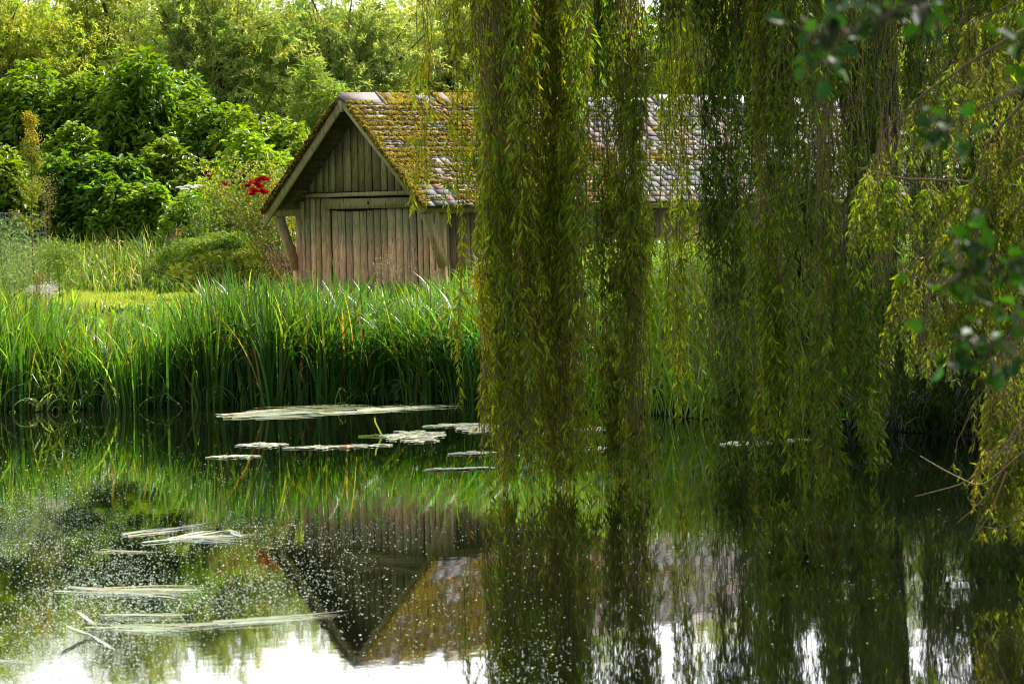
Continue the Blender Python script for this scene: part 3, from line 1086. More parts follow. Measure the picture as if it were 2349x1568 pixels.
# white umbel plant
e_ = empty('umbel_plant', (-6.9, 86.5, float(ground(-6.9, 86.5))), 'tall plant with flat white flower heads between the roses and the dark shrubs', 'wild flower')
L0 = np.array(e_.location)
heads = [at(414, 430, 86.5), at(432, 427, 86.5), at(447, 430, 86.6), at(424, 434, 86.4), at(455, 426, 86.7)]
st = MB()
pth = np.array([[[(0 + (h_[0] - L0[0]) * s_ ** 1.5), (h_[1] - L0[1]) * s_, (h_[2] - L0[2]) * s_] for s_ in np.linspace(0, 1, 7)] for h_ in heads])
st.tubes(pth, np.linspace(.012, .005, 7)[None], (.10, .17, .04), 4)
st.build('stems', M['stem'], e_)
for h_ in heads:
    mb = MB()
    m = 160
    a, r_ = rng.uniform(0, 6.28, m), np.sqrt(rng.random(m)) * .105
    P = h_ - L0 + np.c_[np.cos(a) * r_, np.sin(a) * r_, .02 - r_ ** 2 * 2]
    mb.leaf6(P, rv(m), rv(m, .3) + [0, 0, 1], np.full(m, .022), np.full(m, .02), shades(m, (.62, .64, .55), .1, .02))
    mb.build('flower_head', M['fluff'], e_)
mb = MB()
m = 1500
P = np.c_[rng.normal(0, .28, m), rng.normal(0, .2, m), rng.uniform(.1, 2.1, m)]
mb.leaf4(P, rv(m), rv(m, .5) + [0, 0, 1], rng.uniform(.05, .1, m), rng.uniform(.02, .04, m), shades(m, (.12, .19, .04), .3, .2))
mb.build('foliage', M['leaf'], e_)

# wire tree guard
gp = at(63, 560, 81)
gz = float(ground(gp[0], 81))
mb = MB()
RG, HG = .47, 3.42 - gz
a = np.linspace(0, 2 * math.pi, 31)[:-1]
lean = np.array([-.16, 0.0])
for ang_ in a:
    z_ = np.linspace(0, HG, 4)
    mb.tubes(np.array([[[math.cos(ang_) * RG + lean[0] * (q / HG), math.sin(ang_) * RG, q] for q in z_]]), .0026, (.3, .3, .3), 3)
for q in np.linspace(.05, HG, 14):
    aa = np.linspace(0, 2 * math.pi, 37)
    mb.tubes(np.array([[[math.cos(t_) * RG + lean[0] * (q / HG), math.sin(t_) * RG, q] for t_ in aa]]), .0032, (.3, .3, .3), 3)
o = mb.build('wire_tree_guard', M['wire'])
o.location = (gp[0] + .05, 81, gz)
tag(o, 'cylinder of grey wire mesh standing round a sapling at the left of the lawn', 'tree guard')

# sapling in the guard
sx0, sy0 = gp[0] + .12, 81.0
e_ = empty('sapling', (sx0, sy0, gz), 'slender sapling with a yellowish tip growing out of the wire guard', 'sapling')
tipz = at(72, 255, 81)[2] - gz
st = MB()
zz = np.linspace(0, 1, 12)
main = np.c_[-.02 * np.sin(zz * 5), 0 * zz, zz * tipz]
st.tubes(main[None], np.linspace(.022, .005, 12)[None], (.11, .05, .03), 6)
nb = 46
sb = rng.uniform(.35, .98, nb)
st_p = np.array([[np.array([-.02 * math.sin(q * 5), 0, q * tipz]) + t_ * np.array([math.cos(h_), math.sin(h_), .8]) * (1.08 - q) * .55 for t_ in np.linspace(0, 1, 4)]
                 for q, h_ in zip(sb, rng.uniform(0, 6.28, nb))])
st.tubes(st_p, .004, (.12, .08, .03), 3)
st.build('trunk', M['stem'], e_)
mb = MB()
m = 2600
ci = rng.integers(0, nb, m)
P = st_p[ci, rng.integers(1, 4, m)] + rv(m, .05)
c = shades(m, (.15, .18, .03), .25, .2)
top = (P[:, 2] > tipz * .84) & (rng.random(m) < .7)
c[top] = shades(top.sum(), (.32, .28, .03), .2, .15)
mb.leaf4(P, rv(m) + [0, 0, .3], rv(m, .4) + [0, 0, 1], rng.uniform(.05, .10, m), rng.uniform(.014, .03, m), c)
mb.build('crown', M['leaf'], e_)


# seeding plants: brown docks, thistledown, dry grass plumes
def plume(name, label, cat, px, py_top, Y, spread, c, n=420, rad=.12, hgt=.5, group=None, fl=.05, gbase=None):
    p = at(px, py_top, Y)
    gz = float(max(ground(p[0], Y), 0)) if gbase is None else gbase
    e_ = empty(name, (p[0], Y, gz), label, cat, group)
    H = p[2] - gz
    st = MB()
    k = 5
    off = rng.normal(0, spread * .4, (k, 2))
    pth = np.array([[[o_[0] * s_, o_[1] * s_, H * s_ * (1 - .1 * i / k)] for s_ in np.linspace(0, 1, 6)] for i, o_ in enumerate(off)])
    st.tubes(pth, np.linspace(.008, .004, 6)[None], np.array(c) * .6, 3)
    st.build('stems', M['stem'], e_)
    mb = MB()
    ci = rng.integers(0, k, n)
    q = 1 - np.abs(rng.normal(0, hgt / H * .5, n))
    P = np.c_[off[ci] * q[:, None], H * q * (1 - .1 * ci / k)] + np.c_[rng.normal(0, rad * .5, (n, 2)), rng.normal(0, rad * .25, n)]
    mb.leaf4(P, rv(n), rv(n), rng.uniform(.5, 1.3, n) * fl, rng.uniform(.1, .25, n) * fl, shades(n, c, .25, .1))
    tag(mb.build('seed_head', M['fluff'], e_), kind='stuff')
    return e_


TAN = (.38, .30, .18)
plume('grass_plume', 'straw-coloured grass plume standing against the boathouse door, right of centre', 'grass plume', 885, 590, 70.5, .35, TAN, 420, .34, .75)
plume('grass_plume', 'small tan grass plume in front of the left wall boards', 'grass plume', 708, 615, 71, .16, TAN, 260, .09, .35)
plume('grass_plume', 'drooping tan grass plume low in the reeds near the willow', 'grass plume', 940, 745, 66.6, .12, TAN, 420, .16, .25)
plume('grass_plume', 'brownish grass plume just below the tallest plume', 'grass plume', 880, 700, 67.5, .2, (.28, .22, .12), 360, .12, .4)
plume('grass_plume', 'pale grass plume close to the water beside the willow', 'grass plume', 985, 862, 65.6, .14, (.30, .26, .14), 380, .15, .2)
plume('grass_plume', 'brown wispy plume next to the sapling and above the wire guard', 'grass plume', 105, 400, 82, .12, (.30, .25, .08), 500, .18, .9)
plume('thistle', 'white fluffy thistledown head above the reeds at left', 'thistle', 112, 652, 70.0, .12, (.62, .56, .50), 520, .17, .16, fl=.045)
plume('thistle', 'small white thistledown tuft left of the big fluffy head', 'thistle', 72, 655, 71.0, .08, (.58, .52, .46), 200, .08, .12, fl=.04)
plume('thistle', 'pale thistledown scattered over the grass below the lawn edge', 'thistle', 228, 775, 68.0, .22, (.5, .45, .38), 300, .15, .2, fl=.04)
plume('dock', 'reddish brown dock in seed beside the white thistledown', 'dock', 90, 625, 70.6, .15, (.22, .09, .05), 600, .10, .8, fl=.035)
plume('dock', 'reddish brown dried flower stalk behind the lawn under the roses', 'dock', 415, 522, 92.4, .25, (.28, .15, .09), 500, .2, .5)
plume('feathery_weed', 'pale grey-green feathery weed at the extreme left edge in front of the wire guard', 'weed', 8, 505, 74.5, .5, (.17, .25, .08), 800, .5, 1.5, fl=.13)
plume('feathery_weed', 'pale feathery weed standing right in front of the wire guard', 'weed', 48, 540, 75.5, .4, (.18, .25, .07), 600, .42, 1.2, fl=.12)
plume('feathery_weed', 'green weed with pale tops below the feathery weeds at left', 'weed', 30, 620, 71.5, .5, (.15, .23, .05), 1000, .5, 1.0, fl=.12)
plume('green_weed', 'clump of green weeds between the wire guard and the lawn strip', 'weed', 135, 560, 80, .5, (.15, .22, .03), 1500, .5, 1.0, fl=.13)
plume('dry_weed', 'brown withered weeds at the foot of the left boathouse corner', 'dry weed', 640, 575, 77, .35, (.20, .11, .05), 900, .3, 1.0)


# ------------------------------------------------------------------ pale willows far behind
def far_willow(label, cx, cy, ztop, rad, ncl, c, seed, trunk_h=3.0, name='willow_tree'):
    gz = float(ground(cx, cy))
    h = ztop - gz
    e_ = empty(name, (cx, cy, gz), label, 'tree', 'pale willow trees behind the shrubs')
    P, d = dome_pts(ncl, rad, rad * .85, h * .92, h * .04, 14, seed, .45)
    P += rv(ncl, .15)
    K = 8
    st = MB()
    st.tubes(np.array([[[.25 * math.sin(q * 3), 0, q * h * .55] for q in np.linspace(0, 1, K)]]), np.linspace(.30, .14, K)[None], (.10, .085, .06), 8)
    st.build('trunk', M['bark'], e_)
    k = rng.choice(ncl, 90, replace=False)
    s = np.linspace(0, 1, K)[None, :, None]
    z0 = rng.uniform(.15, .5, 90) * h
    r0 = np.c_[0 * z0, 0 * z0, z0]
    path = r0[:, None] * (1 - s) + P[k][:, None] * s + np.sin(s * 3.14) * rv(90, .25)[:, None]
    path[:, :, 2] += np.sin(np.linspace(0, 3.14, K))[None] * .3
    st = MB()
    st.tubes(path, np.linspace(.06, .012, K)[None], (.10, .08, .05), 4)
    st.build('branches', M['bark'], e_)
    per = 30
    i = np.repeat(np.arange(ncl), per)
    m = len(i)
    tw = nrm(d + rv(ncl, .35) + [0, 0, .25])
    t = rng.uniform(-.5, .5, m)
    pos = P[i] + tw[i] * t[:, None] - np.c_[0 * t, 0 * t, (t + .5) ** 2 * .35] + rv(m, .03)
    ld = nrm(tw[i] * .5 + rv(m, .55) + [0, 0, -.25])
    cc = shades(ncl, c, .22, .12)[i] * np.exp(rng.normal(0, .22, (m, 1)))
    mb = MB()
    mb.leaf4(pos, ld, rv(m, .6) + [0, 0, 1], rng.uniform(.13, .25, m), rng.uniform(.028, .05, m), cc)
    mb.build('crown', M['pale'], e_)


PW = (.30, .38, .12)
far_willow('pale willow tree at the upper left corner', -18.0, 128, 13.6, 4.0, 1900, (.32, .39, .07), 31)
far_willow('yellowish willow tree second from the left at the top of the picture', -13.6, 131, 13.3, 3.4, 1900, (.32, .39, .07), 32)
far_willow('loose pale willow tree above the middle of the dark shrub bank', -9.6, 127, 12.5, 3.3, 1900, PW, 33)
far_willow('silvery willow tree above and left of the boathouse gable', -5.6, 129, 12.9, 3.3, 1900, (.30, .38, .14), 34)
far_willow('very pale willow tree directly above the near end of the boathouse ridge', -1.9, 132, 13.0, 3.2, 1900, (.42, .47, .24), 35)
far_willow('yellow-green tree behind the boathouse roof at the left edge of the willow curtain', 2.4, 126, 12.0, 3.3, 1800, (.24, .33, .04), 36)
far_willow('yellow-green tree behind the middle of the tiled roof seen through willow strands', 7.0, 127, 12.0, 3.4, 1800, (.28, .34, .03), 37)
far_willow('green tree behind the far end of the boathouse roof', 11.8, 126, 12.3, 3.5, 1700, (.20, .27, .04), 38)
far_willow('dark green tree at the far right behind the hanging willow', 17.0, 124, 13.6, 3.8, 1700, (.09, .13, .03), 39)

mb = MB()
n = 60000
x = rng.uniform(-45, 45, n)
y = rng.uniform(142, 152, n)
z = ground(x, y) + rng.random(n) ** .8 * (8.0 + 1.2 * WaveNoise(44, .35)(np.c_[x, y, 0 * x]))
mb.leaf4(np.c_[x, y, z], rv(n), rv(n), rng.uniform(.4, .7, n), rng.uniform(.2, .35, n), shades(n, (.05, .09, .02), .3, .15))
tag(mb.build('far_wood', M['leaf']), 'dark far-off wood closing the view behind the pale willows', 'wood', kind='stuff')
mb = MB()
n = 30000
x = rng.uniform(-20, 20, n)
y = rng.uniform(104, 122, n)
z = ground(x, y) + rng.random(n) * 3.0
mb.leaf4(np.c_[x, y, z], rv(n), rv(n, .5) + [0, 0, 1], rng.uniform(.15, .3, n), rng.uniform(.05, .12, n), shades(n, (.08, .13, .02), .3, .15))
tag(mb.build('scrub', M['leaf']), 'low scrub on the rough ground in front of the pale willows', 'scrub', kind='stuff')


# ------------------------------------------------------------------ weeping willows
CLUMP, CLUMP2 = WaveNoise(71, 2.6), WaveNoise(72, 7.0)


def strand_set(mb_l, mb_s, tops, bots, c, leaf_gap=.029, Lf=.128, Wf=.027, K=16, sway=.17, twigs=7, stemc=(.12, .085, .02), rs=.0042):
    """hanging shoots from tops (N,3) to bots (N,3)"""
    N = len(tops)
    s = np.linspace(0, 1, K)[None, :, None]
    P = tops[:, None] * (1 - s) + bots[:, None] * s
    ph = rng.uniform(0, 6.28, (N, 1, 2))
    fr = rng.uniform(2, 7, (N, 1, 2))
    P[:, :, :2] += np.sin(s * fr + ph) * sway * rng.uniform(.2, 1, (N, 1, 1)) * (s * (1.2 - s) * 2.2)
    P[:, :, 0] += sway * .25 * np.sin(s[..., 0] * 23 + ph[:, :, 0])
    mb_s.tubes(P, np.linspace(rs * 1.6, rs * .6, K)[None], shades(N, stemc, .25, .15), 3)
    paths = [(P, np.linalg.norm(tops - bots, axis=1))]
    # side twigs
    if twigs:
        T = N * twigs
        ci = np.repeat(np.arange(N), twigs)
        q = rng.uniform(.03, .97, T) * (K - 1)
        k0 = q.astype(int)
        f = (q - k0)[:, None]
        st = P[ci, k0] * (1 - f) + P[ci, np.minimum(k0 + 1, K - 1)] * f
        a = rng.uniform(0, 6.28, T)
        ln = rng.uniform(.25, .75, T)
        sz = np.linspace(0, 1, 6)
        hx = (np.cos(a) * ln)[:, None] * (.26 * sz ** .6)[None]
        hy = (np.sin(a) * ln)[:, None] * (.30 * sz ** .6)[None]
        hz = -ln[:, None] * (.05 * sz + .9 * sz ** 1.7)[None] + .04 * sz[None]
        Q = st[:, None] + np.stack([hx, hy, hz], 2)
        floor = bots[ci, 2].min() - .15
        Q[:, :, 2] = np.maximum(Q[:, :, 2], floor)
        mb_s.tubes(Q, rs * .5, shades(T, stemc, .25, .15), 3)
        paths.append((Q, ln * 1.05))
    cs = shades(N, c, .20, .16)
    for gi, (Q, ln) in enumerate(paths):
        cnt = np.maximum(2, (ln / leaf_gap * (1.0 if gi else .75)).astype(int))
        ci = np.repeat(np.arange(len(Q)), cnt)
        m = len(ci)
        KK = Q.shape[1]
        q = rng.random(m) * (KK - 1.001)
        k0 = q.astype(int)
        f = (q - k0)[:, None]
        a_, b_ = Q[ci, k0], Q[ci, k0 + 1]
        pos = a_ * (1 - f) + b_ * f
        kp = CLUMP(pos) + CLUMP2(pos) * .6 + rng.normal(0, .30, m) > -.12
        pos, a_, b_, ci = pos[kp], a_[kp], b_[kp], ci[kp]
        m = len(pos)
        tan = nrm(b_ - a_)
        out = rv(m)
        out[:, 2] *= .3
        ld = nrm(tan * .75 + nrm(out) * .62 + [0, 0, -.18])
        base = cs[ci] if gi == 0 else cs[ci // max(twigs, 1)]
        cc = base * np.exp(rng.normal(0, .20, (m, 1)))
        yel = rng.random(m) < .17
        cc[yel] *= (1.35, 1.3, .8)
        LL = rng.uniform(.6, 1.2, m) * Lf
        mb_l.leaf4(pos, ld, rv(m), LL, LL * Wf / Lf * rng.uniform(.8, 1.2, m), cc)


WL = (.185, .23, .012)


def tuft(parent, pxc, hw, Y, dy, ybot, n, c=WL, ytop=None, spread=.35, jit=60, taper=.55, **kw):
    """one hanging mass, given its middle and half width in the photo, its distance and the height its tips reach"""
    xc = (pxc - 1174.5) / 8760 * Y
    w_ = hw / 8760 * Y
    o = np.array(parent.location)
    nb_ = max(3, n // 9)
    bu, bv, bd = (np.arange(nb_) + rng.uniform(.15, .85, nb_)) / nb_ * 1.9 - .95, rng.uniform(-1, 1, nb_), np.abs(rng.normal(0, 1, nb_))
    bi = rng.integers(0, nb_, n)
    u = (bu[bi] + rng.normal(0, .085 * 100 / max(hw, 50), n)).clip(-1.1, 1.1)
    v = (bv[bi] + rng.normal(0, .12, n)).clip(-1.1, 1.1)
    top = np.c_[xc + u * w_ * (1.0 + spread), Y + v * dy, rng.uniform(6.3, 8.2, n)]
    if ytop is not None:
        top[:, 2] = ytop
    yb = ybot - np.abs(rng.normal(0, 1, n)) * jit * .8 - np.abs(u) ** 2 * jit * .8 - bd[bi] * jit * .5
    yy = Y + v * dy
    zb = CAM_Z - (yb - hor(pxc)) / 8760 * yy
    bot = np.c_[xc + u * w_ * 1.0 + rng.normal(0, .10, nb_)[bi], yy, np.maximum(zb, .02)]
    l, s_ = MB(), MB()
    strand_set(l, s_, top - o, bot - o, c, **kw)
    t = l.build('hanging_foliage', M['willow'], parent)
    s_.build('shoots', M['stem'], t)
    return top


WX, WY = 5.3, 58.0
wz = float(ground(WX, WY))
willow = empty('weeping_willow', (WX, WY, wz), 'huge weeping willow whose leafy curtains hang to the water across the right half', 'tree')
O_ = np.array(willow.location)
tops = []
tops.append(tuft(willow, 1050, 60, 43.5, .4, 560, 9, (.24, .28, .02), jit=90, sway=.08, twigs=5))
tops.append(tuft(willow, 1112, 30, 43.3, .5, 1090, 8, (.22, .25, .012), jit=90, twigs=6, sway=.07))
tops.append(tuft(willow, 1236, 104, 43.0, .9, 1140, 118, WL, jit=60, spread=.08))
tops.append(tuft(willow, 1148, 30, 42.8, .4, 1120, 20, (.26, .30, .015), jit=60, spread=.1))  # brighter leaf colour stands in for the lit left edge
tops.append(tuft(willow, 1300, 48, 42.6, .5, 1140, 30, (.20, .24, .012), jit=40, spread=.1))
tops.append(tuft(willow, 1428, 44, 43.4, .6, 1145, 52, (.13, .18, .012), jit=40, spread=.1))
tops.append(tuft(willow, 1540, 62, 46.0, .8, 1010, 15, (.20, .25, .012), jit=110, twigs=4))
tops.append(tuft(willow, 1500, 36, 47.0, .8, 1000, 7, (.19, .24, .012), jit=90, twigs=5))
tops.append(tuft(willow, 1590, 40, 50.0, .8, 985, 10, (.19, .24, .012), jit=60, twigs=6))
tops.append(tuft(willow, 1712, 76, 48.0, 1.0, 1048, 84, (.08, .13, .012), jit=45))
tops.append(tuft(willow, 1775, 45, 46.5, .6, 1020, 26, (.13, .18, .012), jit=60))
tops.append(tuft(willow, 1890, 72, 42.0, .8, 1145, 64, (.09, .14, .012), jit=50))  # right-hand masses get darker leaf colours in place of shade
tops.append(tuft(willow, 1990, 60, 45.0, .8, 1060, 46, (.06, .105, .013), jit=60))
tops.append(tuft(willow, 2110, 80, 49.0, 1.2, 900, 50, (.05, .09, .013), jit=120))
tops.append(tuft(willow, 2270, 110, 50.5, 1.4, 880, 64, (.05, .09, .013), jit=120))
tops.append(tuft(willow, 1260, 130, 45.5, 1.0, 330, 42, WL, jit=170, spread=.1))
tops.append(tuft(willow, 1600, 190, 47.5, 1.2, 150, 36, (.06, .11, .012), jit=130, spread=.1))
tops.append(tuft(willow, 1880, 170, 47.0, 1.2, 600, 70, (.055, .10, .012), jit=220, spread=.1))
# trunk and boughs
K = 12
st = MB()
q = np.linspace(0, 1, K)
st.tubes(np.c_[.3 * np.sin(q * 2.5), -.2 * q, q * 6.8 - .3][None], (.46 - .2 * q + .2 * np.exp(-q * 12))[None], (.022, .018, .012), 12)
st.build('trunk', M['bark'], willow, smooth=True)
forks = []
for t_ in tops:
    tgt = np.r_[t_[:, :2].mean(0), t_[:, 2].mean() + .5] - O_
    st0 = np.array([.25, -.2, rng.uniform(3.5, 6.3)])
    s = np.linspace(0, 1, K)[:, None]
    P = st0 * (1 - s) + tgt * s
    P[:, 2] += np.sin(s[:, 0] * 2.6) * rng.uniform(1.0, 2.0)
    P += np.cumsum(rng.normal(0, .05, P.shape), 0) * np.sin(s * 3.14)
    stb = MB()
    stb.tubes(P[None], np.linspace(.15, .03, K)[None], (.03, .024, .016), 8)
    # twigs carrying the hanging shoots
    tt = t_ - O_
    kk = rng.integers(6, K, len(tt))
    s5 = np.linspace(0, 1, 5)[None, :, None]
    Q = P[kk][:, None] * (1 - s5) + tt[:, None] * s5
    Q[:, :, 2] += np.sin(np.linspace(0, 3.14, 5))[None] * .35
    stb.tubes(Q, np.linspace(.016, .006, 5)[None], (.13, .09, .04), 3)
    stb.build('bough', M['bark'], willow)
    forks.append(Q)
# crown above the curtains, unseen; its lobes are added to shade curtains and bank
crown = MB()
allp = np.concatenate([f.reshape(-1, 3) for f in forks])
m = 14000
P = allp[rng.integers(0, len(allp), m)] + rv(m, .55) * [1.2, 1.2, .7] + [0, 0, .4]
crown.leaf4(P, rv(m) + [0, 0, -.8], rv(m), rng.uniform(.09, .15, m), rng.uniform(.018, .028, m), shades(m, WL, .25, .2))
for cx_, cy_, cz_, rx_, ry_, rz_, m in ((5.5, 57, 10.2, 6.0, 6.5, 2.2, 6000), (2.2, 50, 9.2, 3.0, 5.5, 1.5, 1200),
                                        (6.0, 48.5, 9.4, 3.8, 5.0, 1.6, 2500), (9.0, 61, 8.6, 4.5, 8.0, 2.8, 26000), (12.5, 66, 9.4, 5.5, 8.5, 3.0, 34000), (12.0, 54, 9.2, 4.5, 6.0, 2.6, 22000), (8.2, 47, 9.6, 3.6, 4.0, 2.0, 13000)):
    d_ = nrm(rv(m)) * (rng.random((m, 1)) ** .33) * [rx_, ry_, rz_]
    P = d_ + np.array([cx_, cy_, cz_])
    k_ = WaveNoise(61, .9)(P) > (-.35 if cx_ < 7 else -.9)
    P = P[k_] - O_
    m = len(P)
    crown.leaf4(P, rv(m) + [0, 0, -.9], rv(m), rng.uniform(.20, .34, m), rng.uniform(.05, .08, m), shades(m, WL, .25, .2))
crown.build('crown', M['willow'], willow)

# second willow, nearer, reaching in from the right
W2 = empty('weeping_willow', (8.9, 37.5, float(ground(8.9, 37.5))), 'nearer yellow-green willow whose boughs reach in from the right edge', 'tree')
O_ = np.array(W2.location)
st = MB()
st.tubes(np.c_[-.4 * q, -.3 * q, q * 7 - .3][None], (.42 - .2 * q)[None], (.10, .08, .05), 10)
st.build('trunk', M['bark'], W2, smooth=True)
YG = (.125, .165, .016)


def bough(pts, Y, nh, ln, c=YG, r=.028, dens=1.0):
    """a bough through photo points at distance Y, with hanging shoots"""
    ctl = np.array([at(a, b_, Y + dd) for a, b_, dd in pts]) - O_
    t = np.linspace(0, len(ctl) - 1, 26)
    P = np.stack([np.interp(t, range(len(ctl)), ctl[:, k]) for k in range(3)], 1)
    P[1:-1] = (P[:-2] + P[1:-1] * 2 + P[2:]) / 4
    P += np.cumsum(rng.normal(0, .006, P.shape), 0)
    sm = MB()
    sm.tubes(P[None], np.linspace(r, .006, 26)[None], (.17, .12, .05), 6)
    o = sm.build('bough', M['bark'], W2)
    l, s_ = MB(), MB()
    i = (rng.random(nh) ** .9 * 25).astype(int)
    top = P[i] + rv(nh, .03)
    L = rng.uniform(.4, 1.1, nh) * ln
    bot = top + np.c_[rng.normal(-.05, .16, nh) * L, rng.normal(0, .2, nh) * L, -L]
    bot[:, 2] = np.maximum(bot[:, 2], .03 - O_[2])
    strand_set(l, s_, top, bot, c, leaf_gap=.022 / dens, Lf=.088, Wf=.021, K=8, sway=.05, twigs=3, rs=.003, stemc=(.18, .12, .04))
    f = l.build('hanging_foliage', M['willow'], o)
    s_.build('shoots', M['stem'], f)


bough([(2700, 420, 1.0), (2480, 440, .4), (2349, 433, 0), (2180, 418, 0), (2060, 408, 0), (1960, 392, 0)], 34.5, 60, .62)
bough([(2700, -60, 1.0), (2480, 20, .4), (2349, 62, 0), (2230, 130, 0), (2110, 215, 0), (2020, 300, 0), (2005, 390, 0)], 35.5, 66, .55)
bough([(2700, 60, 1.5), (2500, 120, .6), (2390, 190, .2), (2290, 300, .2), (2230, 420, .2)], 34.0, 70, .95)
bough([(2700, 300, 1.5), (2500, 330, .6), (2390, 400, .2), (2300, 520, .2), (2190, 620, .2), (2110, 690, .2)], 34.0, 70, .7)
bough([(2700, 500, 1.0), (2520, 560, .4), (2400, 640, 0), (2320, 760, 0), (2270, 860, 0)], 33.0, 80, 1.1)
bough([(2700, 120, 1.5), (2520, 200, .8), (2440, 300, .6), (2360, 480, .6), (2330, 700, .6)], 35.0, 80, 1.3)
bough([(2700, 700, .8), (2540, 780, .3), (2420, 900, 0), (2330, 980, 0), (2250, 1030, 0)], 32.0, 60, .5)
bough([(2700, -200, 1.5), (2520, -120, .8), (2400, -60, .6), (2300, 20, .6), (2210, 60, .6)], 36.0, 60, 1.2)
bough([(2700, 380, 1.5), (2540, 560, .8), (2480, 760, .6), (2400, 900, .6), (2350, 990, .6)], 33.0, 70, .8)
bough([(2500, 300, 1.5), (2400, 330, .8), (2250, 400, .6), (2140, 560, .6), (2060, 640, .6)], 37.0, 50, .9, c=(.12, .16, .02))
# bare brown twigs trailing over the water
sm = MB()
for ctl in ([(2349, 950), (2290, 1050), (2210, 1110), (2100, 1138)], [(2330, 1000), (2290, 1100), (2240, 1160), (2195, 1200)],
            [(2310, 1080), (2270, 1180), (2240, 1225)], [(2349, 1035), (2250, 1120), (2170, 1080), (2110, 1045)], [(2349, 1180), (2300, 1215), (2240, 1205)]):
    c3 = np.array([at(a, b_, 31.5) for a, b_ in ctl]) - O_
    t = np.linspace(0, len(ctl) - 1, 14)
    P = np.stack([np.interp(t, range(len(ctl)), c3[:, k]) for k in range(3)], 1)
    P[1:-1] = (P[:-2] + P[1:-1] * 2 + P[2:]) / 4
    sm.tubes(P[None], np.linspace(.008, .003, 14)[None], (.20, .13, .07), 4)
sm.build('bare_twigs', M['stem'], W2)

# near tree on the camera's own bank, its blurred sprays hang into the right of the view
NT = empty('alder_tree', (3.6, 12.5, float(ground(3.6, 12.5))), 'round-leaved tree close to the viewer whose blurred leafy sprays hang in at the right', 'tree')
O_ = np.array(NT.location)
st = MB()
st.tubes(np.c_[-.2 * q, 0 * q, q * 5.5 - .2][None], (.16 - .08 * q)[None], (.08, .07, .055), 10)
st.build('trunk', M['bark'], NT, smooth=True)
SP = [([(2349, -200), (2200, -60), (2050, 30), (1900, 100), (1870, 150)], [(1880, 60, 60), (1960, 50, 70), (2060, 20, 60), (1890, 130, 40), (2120, 30, 30)], 62),
      ([(2500, 150), (2349, 200), (2220, 260), (2150, 300)], [(2150, 270, 45), (2140, 320, 45), (2190, 330, 30)], 26),
      ([(2600, 60), (2450, 90), (2349, 105)], [(2340, 90, 35), (2349, 140, 30)], 16),
      ([(2600, 560), (2420, 580), (2260, 620), (2150, 650)], [(2240, 560, 50), (2180, 640, 50), (2280, 640, 60), (2330, 600, 40), (2200, 590, 50)], 50),
      ([(2600, 700), (2420, 740), (2300, 780), (2220, 800)], [(2240, 780, 45), (2300, 800, 50), (2210, 820, 35), (2330, 740, 40), (2270, 850, 30)], 46)]
for ctl, blobs, nl in SP:
    Yd = rng.uniform(11.8, 12.6)
    c3 = np.array([[3.4 - O_[0], 0, at(2349, ctl[0][1], Yd)[2] + .2 - O_[2]]] + [list(at(a, b_, Yd) - O_) for a, b_ in ctl])
    t = np.linspace(0, len(c3) - 1, 16)
    P = np.stack([np.interp(t, range(len(c3)), c3[:, k]) for k in range(3)], 1)
    P[1:-1] = (P[:-2] + P[1:-1] * 2 + P[2:]) / 4
    sm = MB()
    sm.tubes(P[None], np.linspace(.014, .003, 16)[None], (.09, .07, .05), 6)
    pos = []
    for bx_, by_, br in blobs:
        k = max(4, nl // len(blobs))
        cpt = at(bx_, by_, Yd) - O_
        pts_ = cpt + rng.normal(0, 1, (k, 3)) * [br / 730 * .7, .06, br / 730 * .6]
        near_ = P[np.argmin(np.linalg.norm(P - cpt, axis=1))]
        s4 = np.linspace(0, 1, 4)[None, :, None]
        sm.tubes(near_[None, None] * (1 - s4) + pts_[:, None] * s4, .002, (.09, .07, .05), 3)
        pos.append(pts_)
    o = sm.build('branch', M['bark'], NT)
    pos = np.concatenate(pos)
    k = len(pos)
    l = MB()
    l.leaf6(pos, rv(k) + [0, 0, -.3], rv(k, .5) + [0, -.2, 1], rng.uniform(.05, .085, k), rng.uniform(.04, .065, k), shades(k, (.016, .045, .007), .4, .15), fold=.2)
    l.build('foliage', M['near'], o)


# ------------------------------------------------------------------ things floating on the pond
def onwater(px, py):
    """where the line of sight through a photo point meets the water"""
    p1 = at(px, py, 1.0)
    t = CAM_Z / (CAM_Z - p1[2])
    return p1[0] * t, t


# specks (seed fluff and tiny leaves)
mb = MB()
N = 140000
px = rng.uniform(-30, 2380, N)
py = 985 + rng.random(N) ** .75 * 600
xw, yw = np.empty(N), np.empty(N)
for i in range(N):
    xw[i], yw[i] = onwater(px[i], py[i])
Pn = np.c_[xw, yw, 0 * xw]
fade = np.interp(xw / yw * 8760 + 1174, [-100, 900, 1120, 1300, 1700, 2400], [1, .95, .4, .04, .02, .015])
fade *= np.interp(py, [985, 1020, 1060, 1180, 1330, 1450, 1580], [.03, .10, .5, 1, 1, .6, .3])
fade *= np.clip(.55 + .9 * WaveNoise(77, .8)(Pn * [1, .35, 1]), 0.05, 1.5)
fade *= np.clip(.8 + 1.1 * WaveNoise(78, 3.2)(Pn * [1, .25, 1]), .1, 1.6)
keep = rng.random(N) < fade * .9
xw, yw = xw[keep], yw[keep]
n = len(xw)
r_ = np.minimum(rng.gamma(1.4, .0018, n) + .0028, .0095)
a0 = rng.uniform(0, 6.28, n)
ang = a0[:, None] + np.arange(5) * 1.2566
ring = np.stack([xw[:, None] + np.cos(ang) * r_[:, None] * rng.uniform(.7, 1.4, (n, 5)), yw[:, None] + np.sin(ang) * r_[:, None], np.full((n, 5), .0015)], 2)
topv = np.stack([xw, yw, .002 + r_ * .38], 1)[:, None]
v = np.concatenate([ring, topv], 1)
base = (np.arange(n) * 6)[:, None, None]
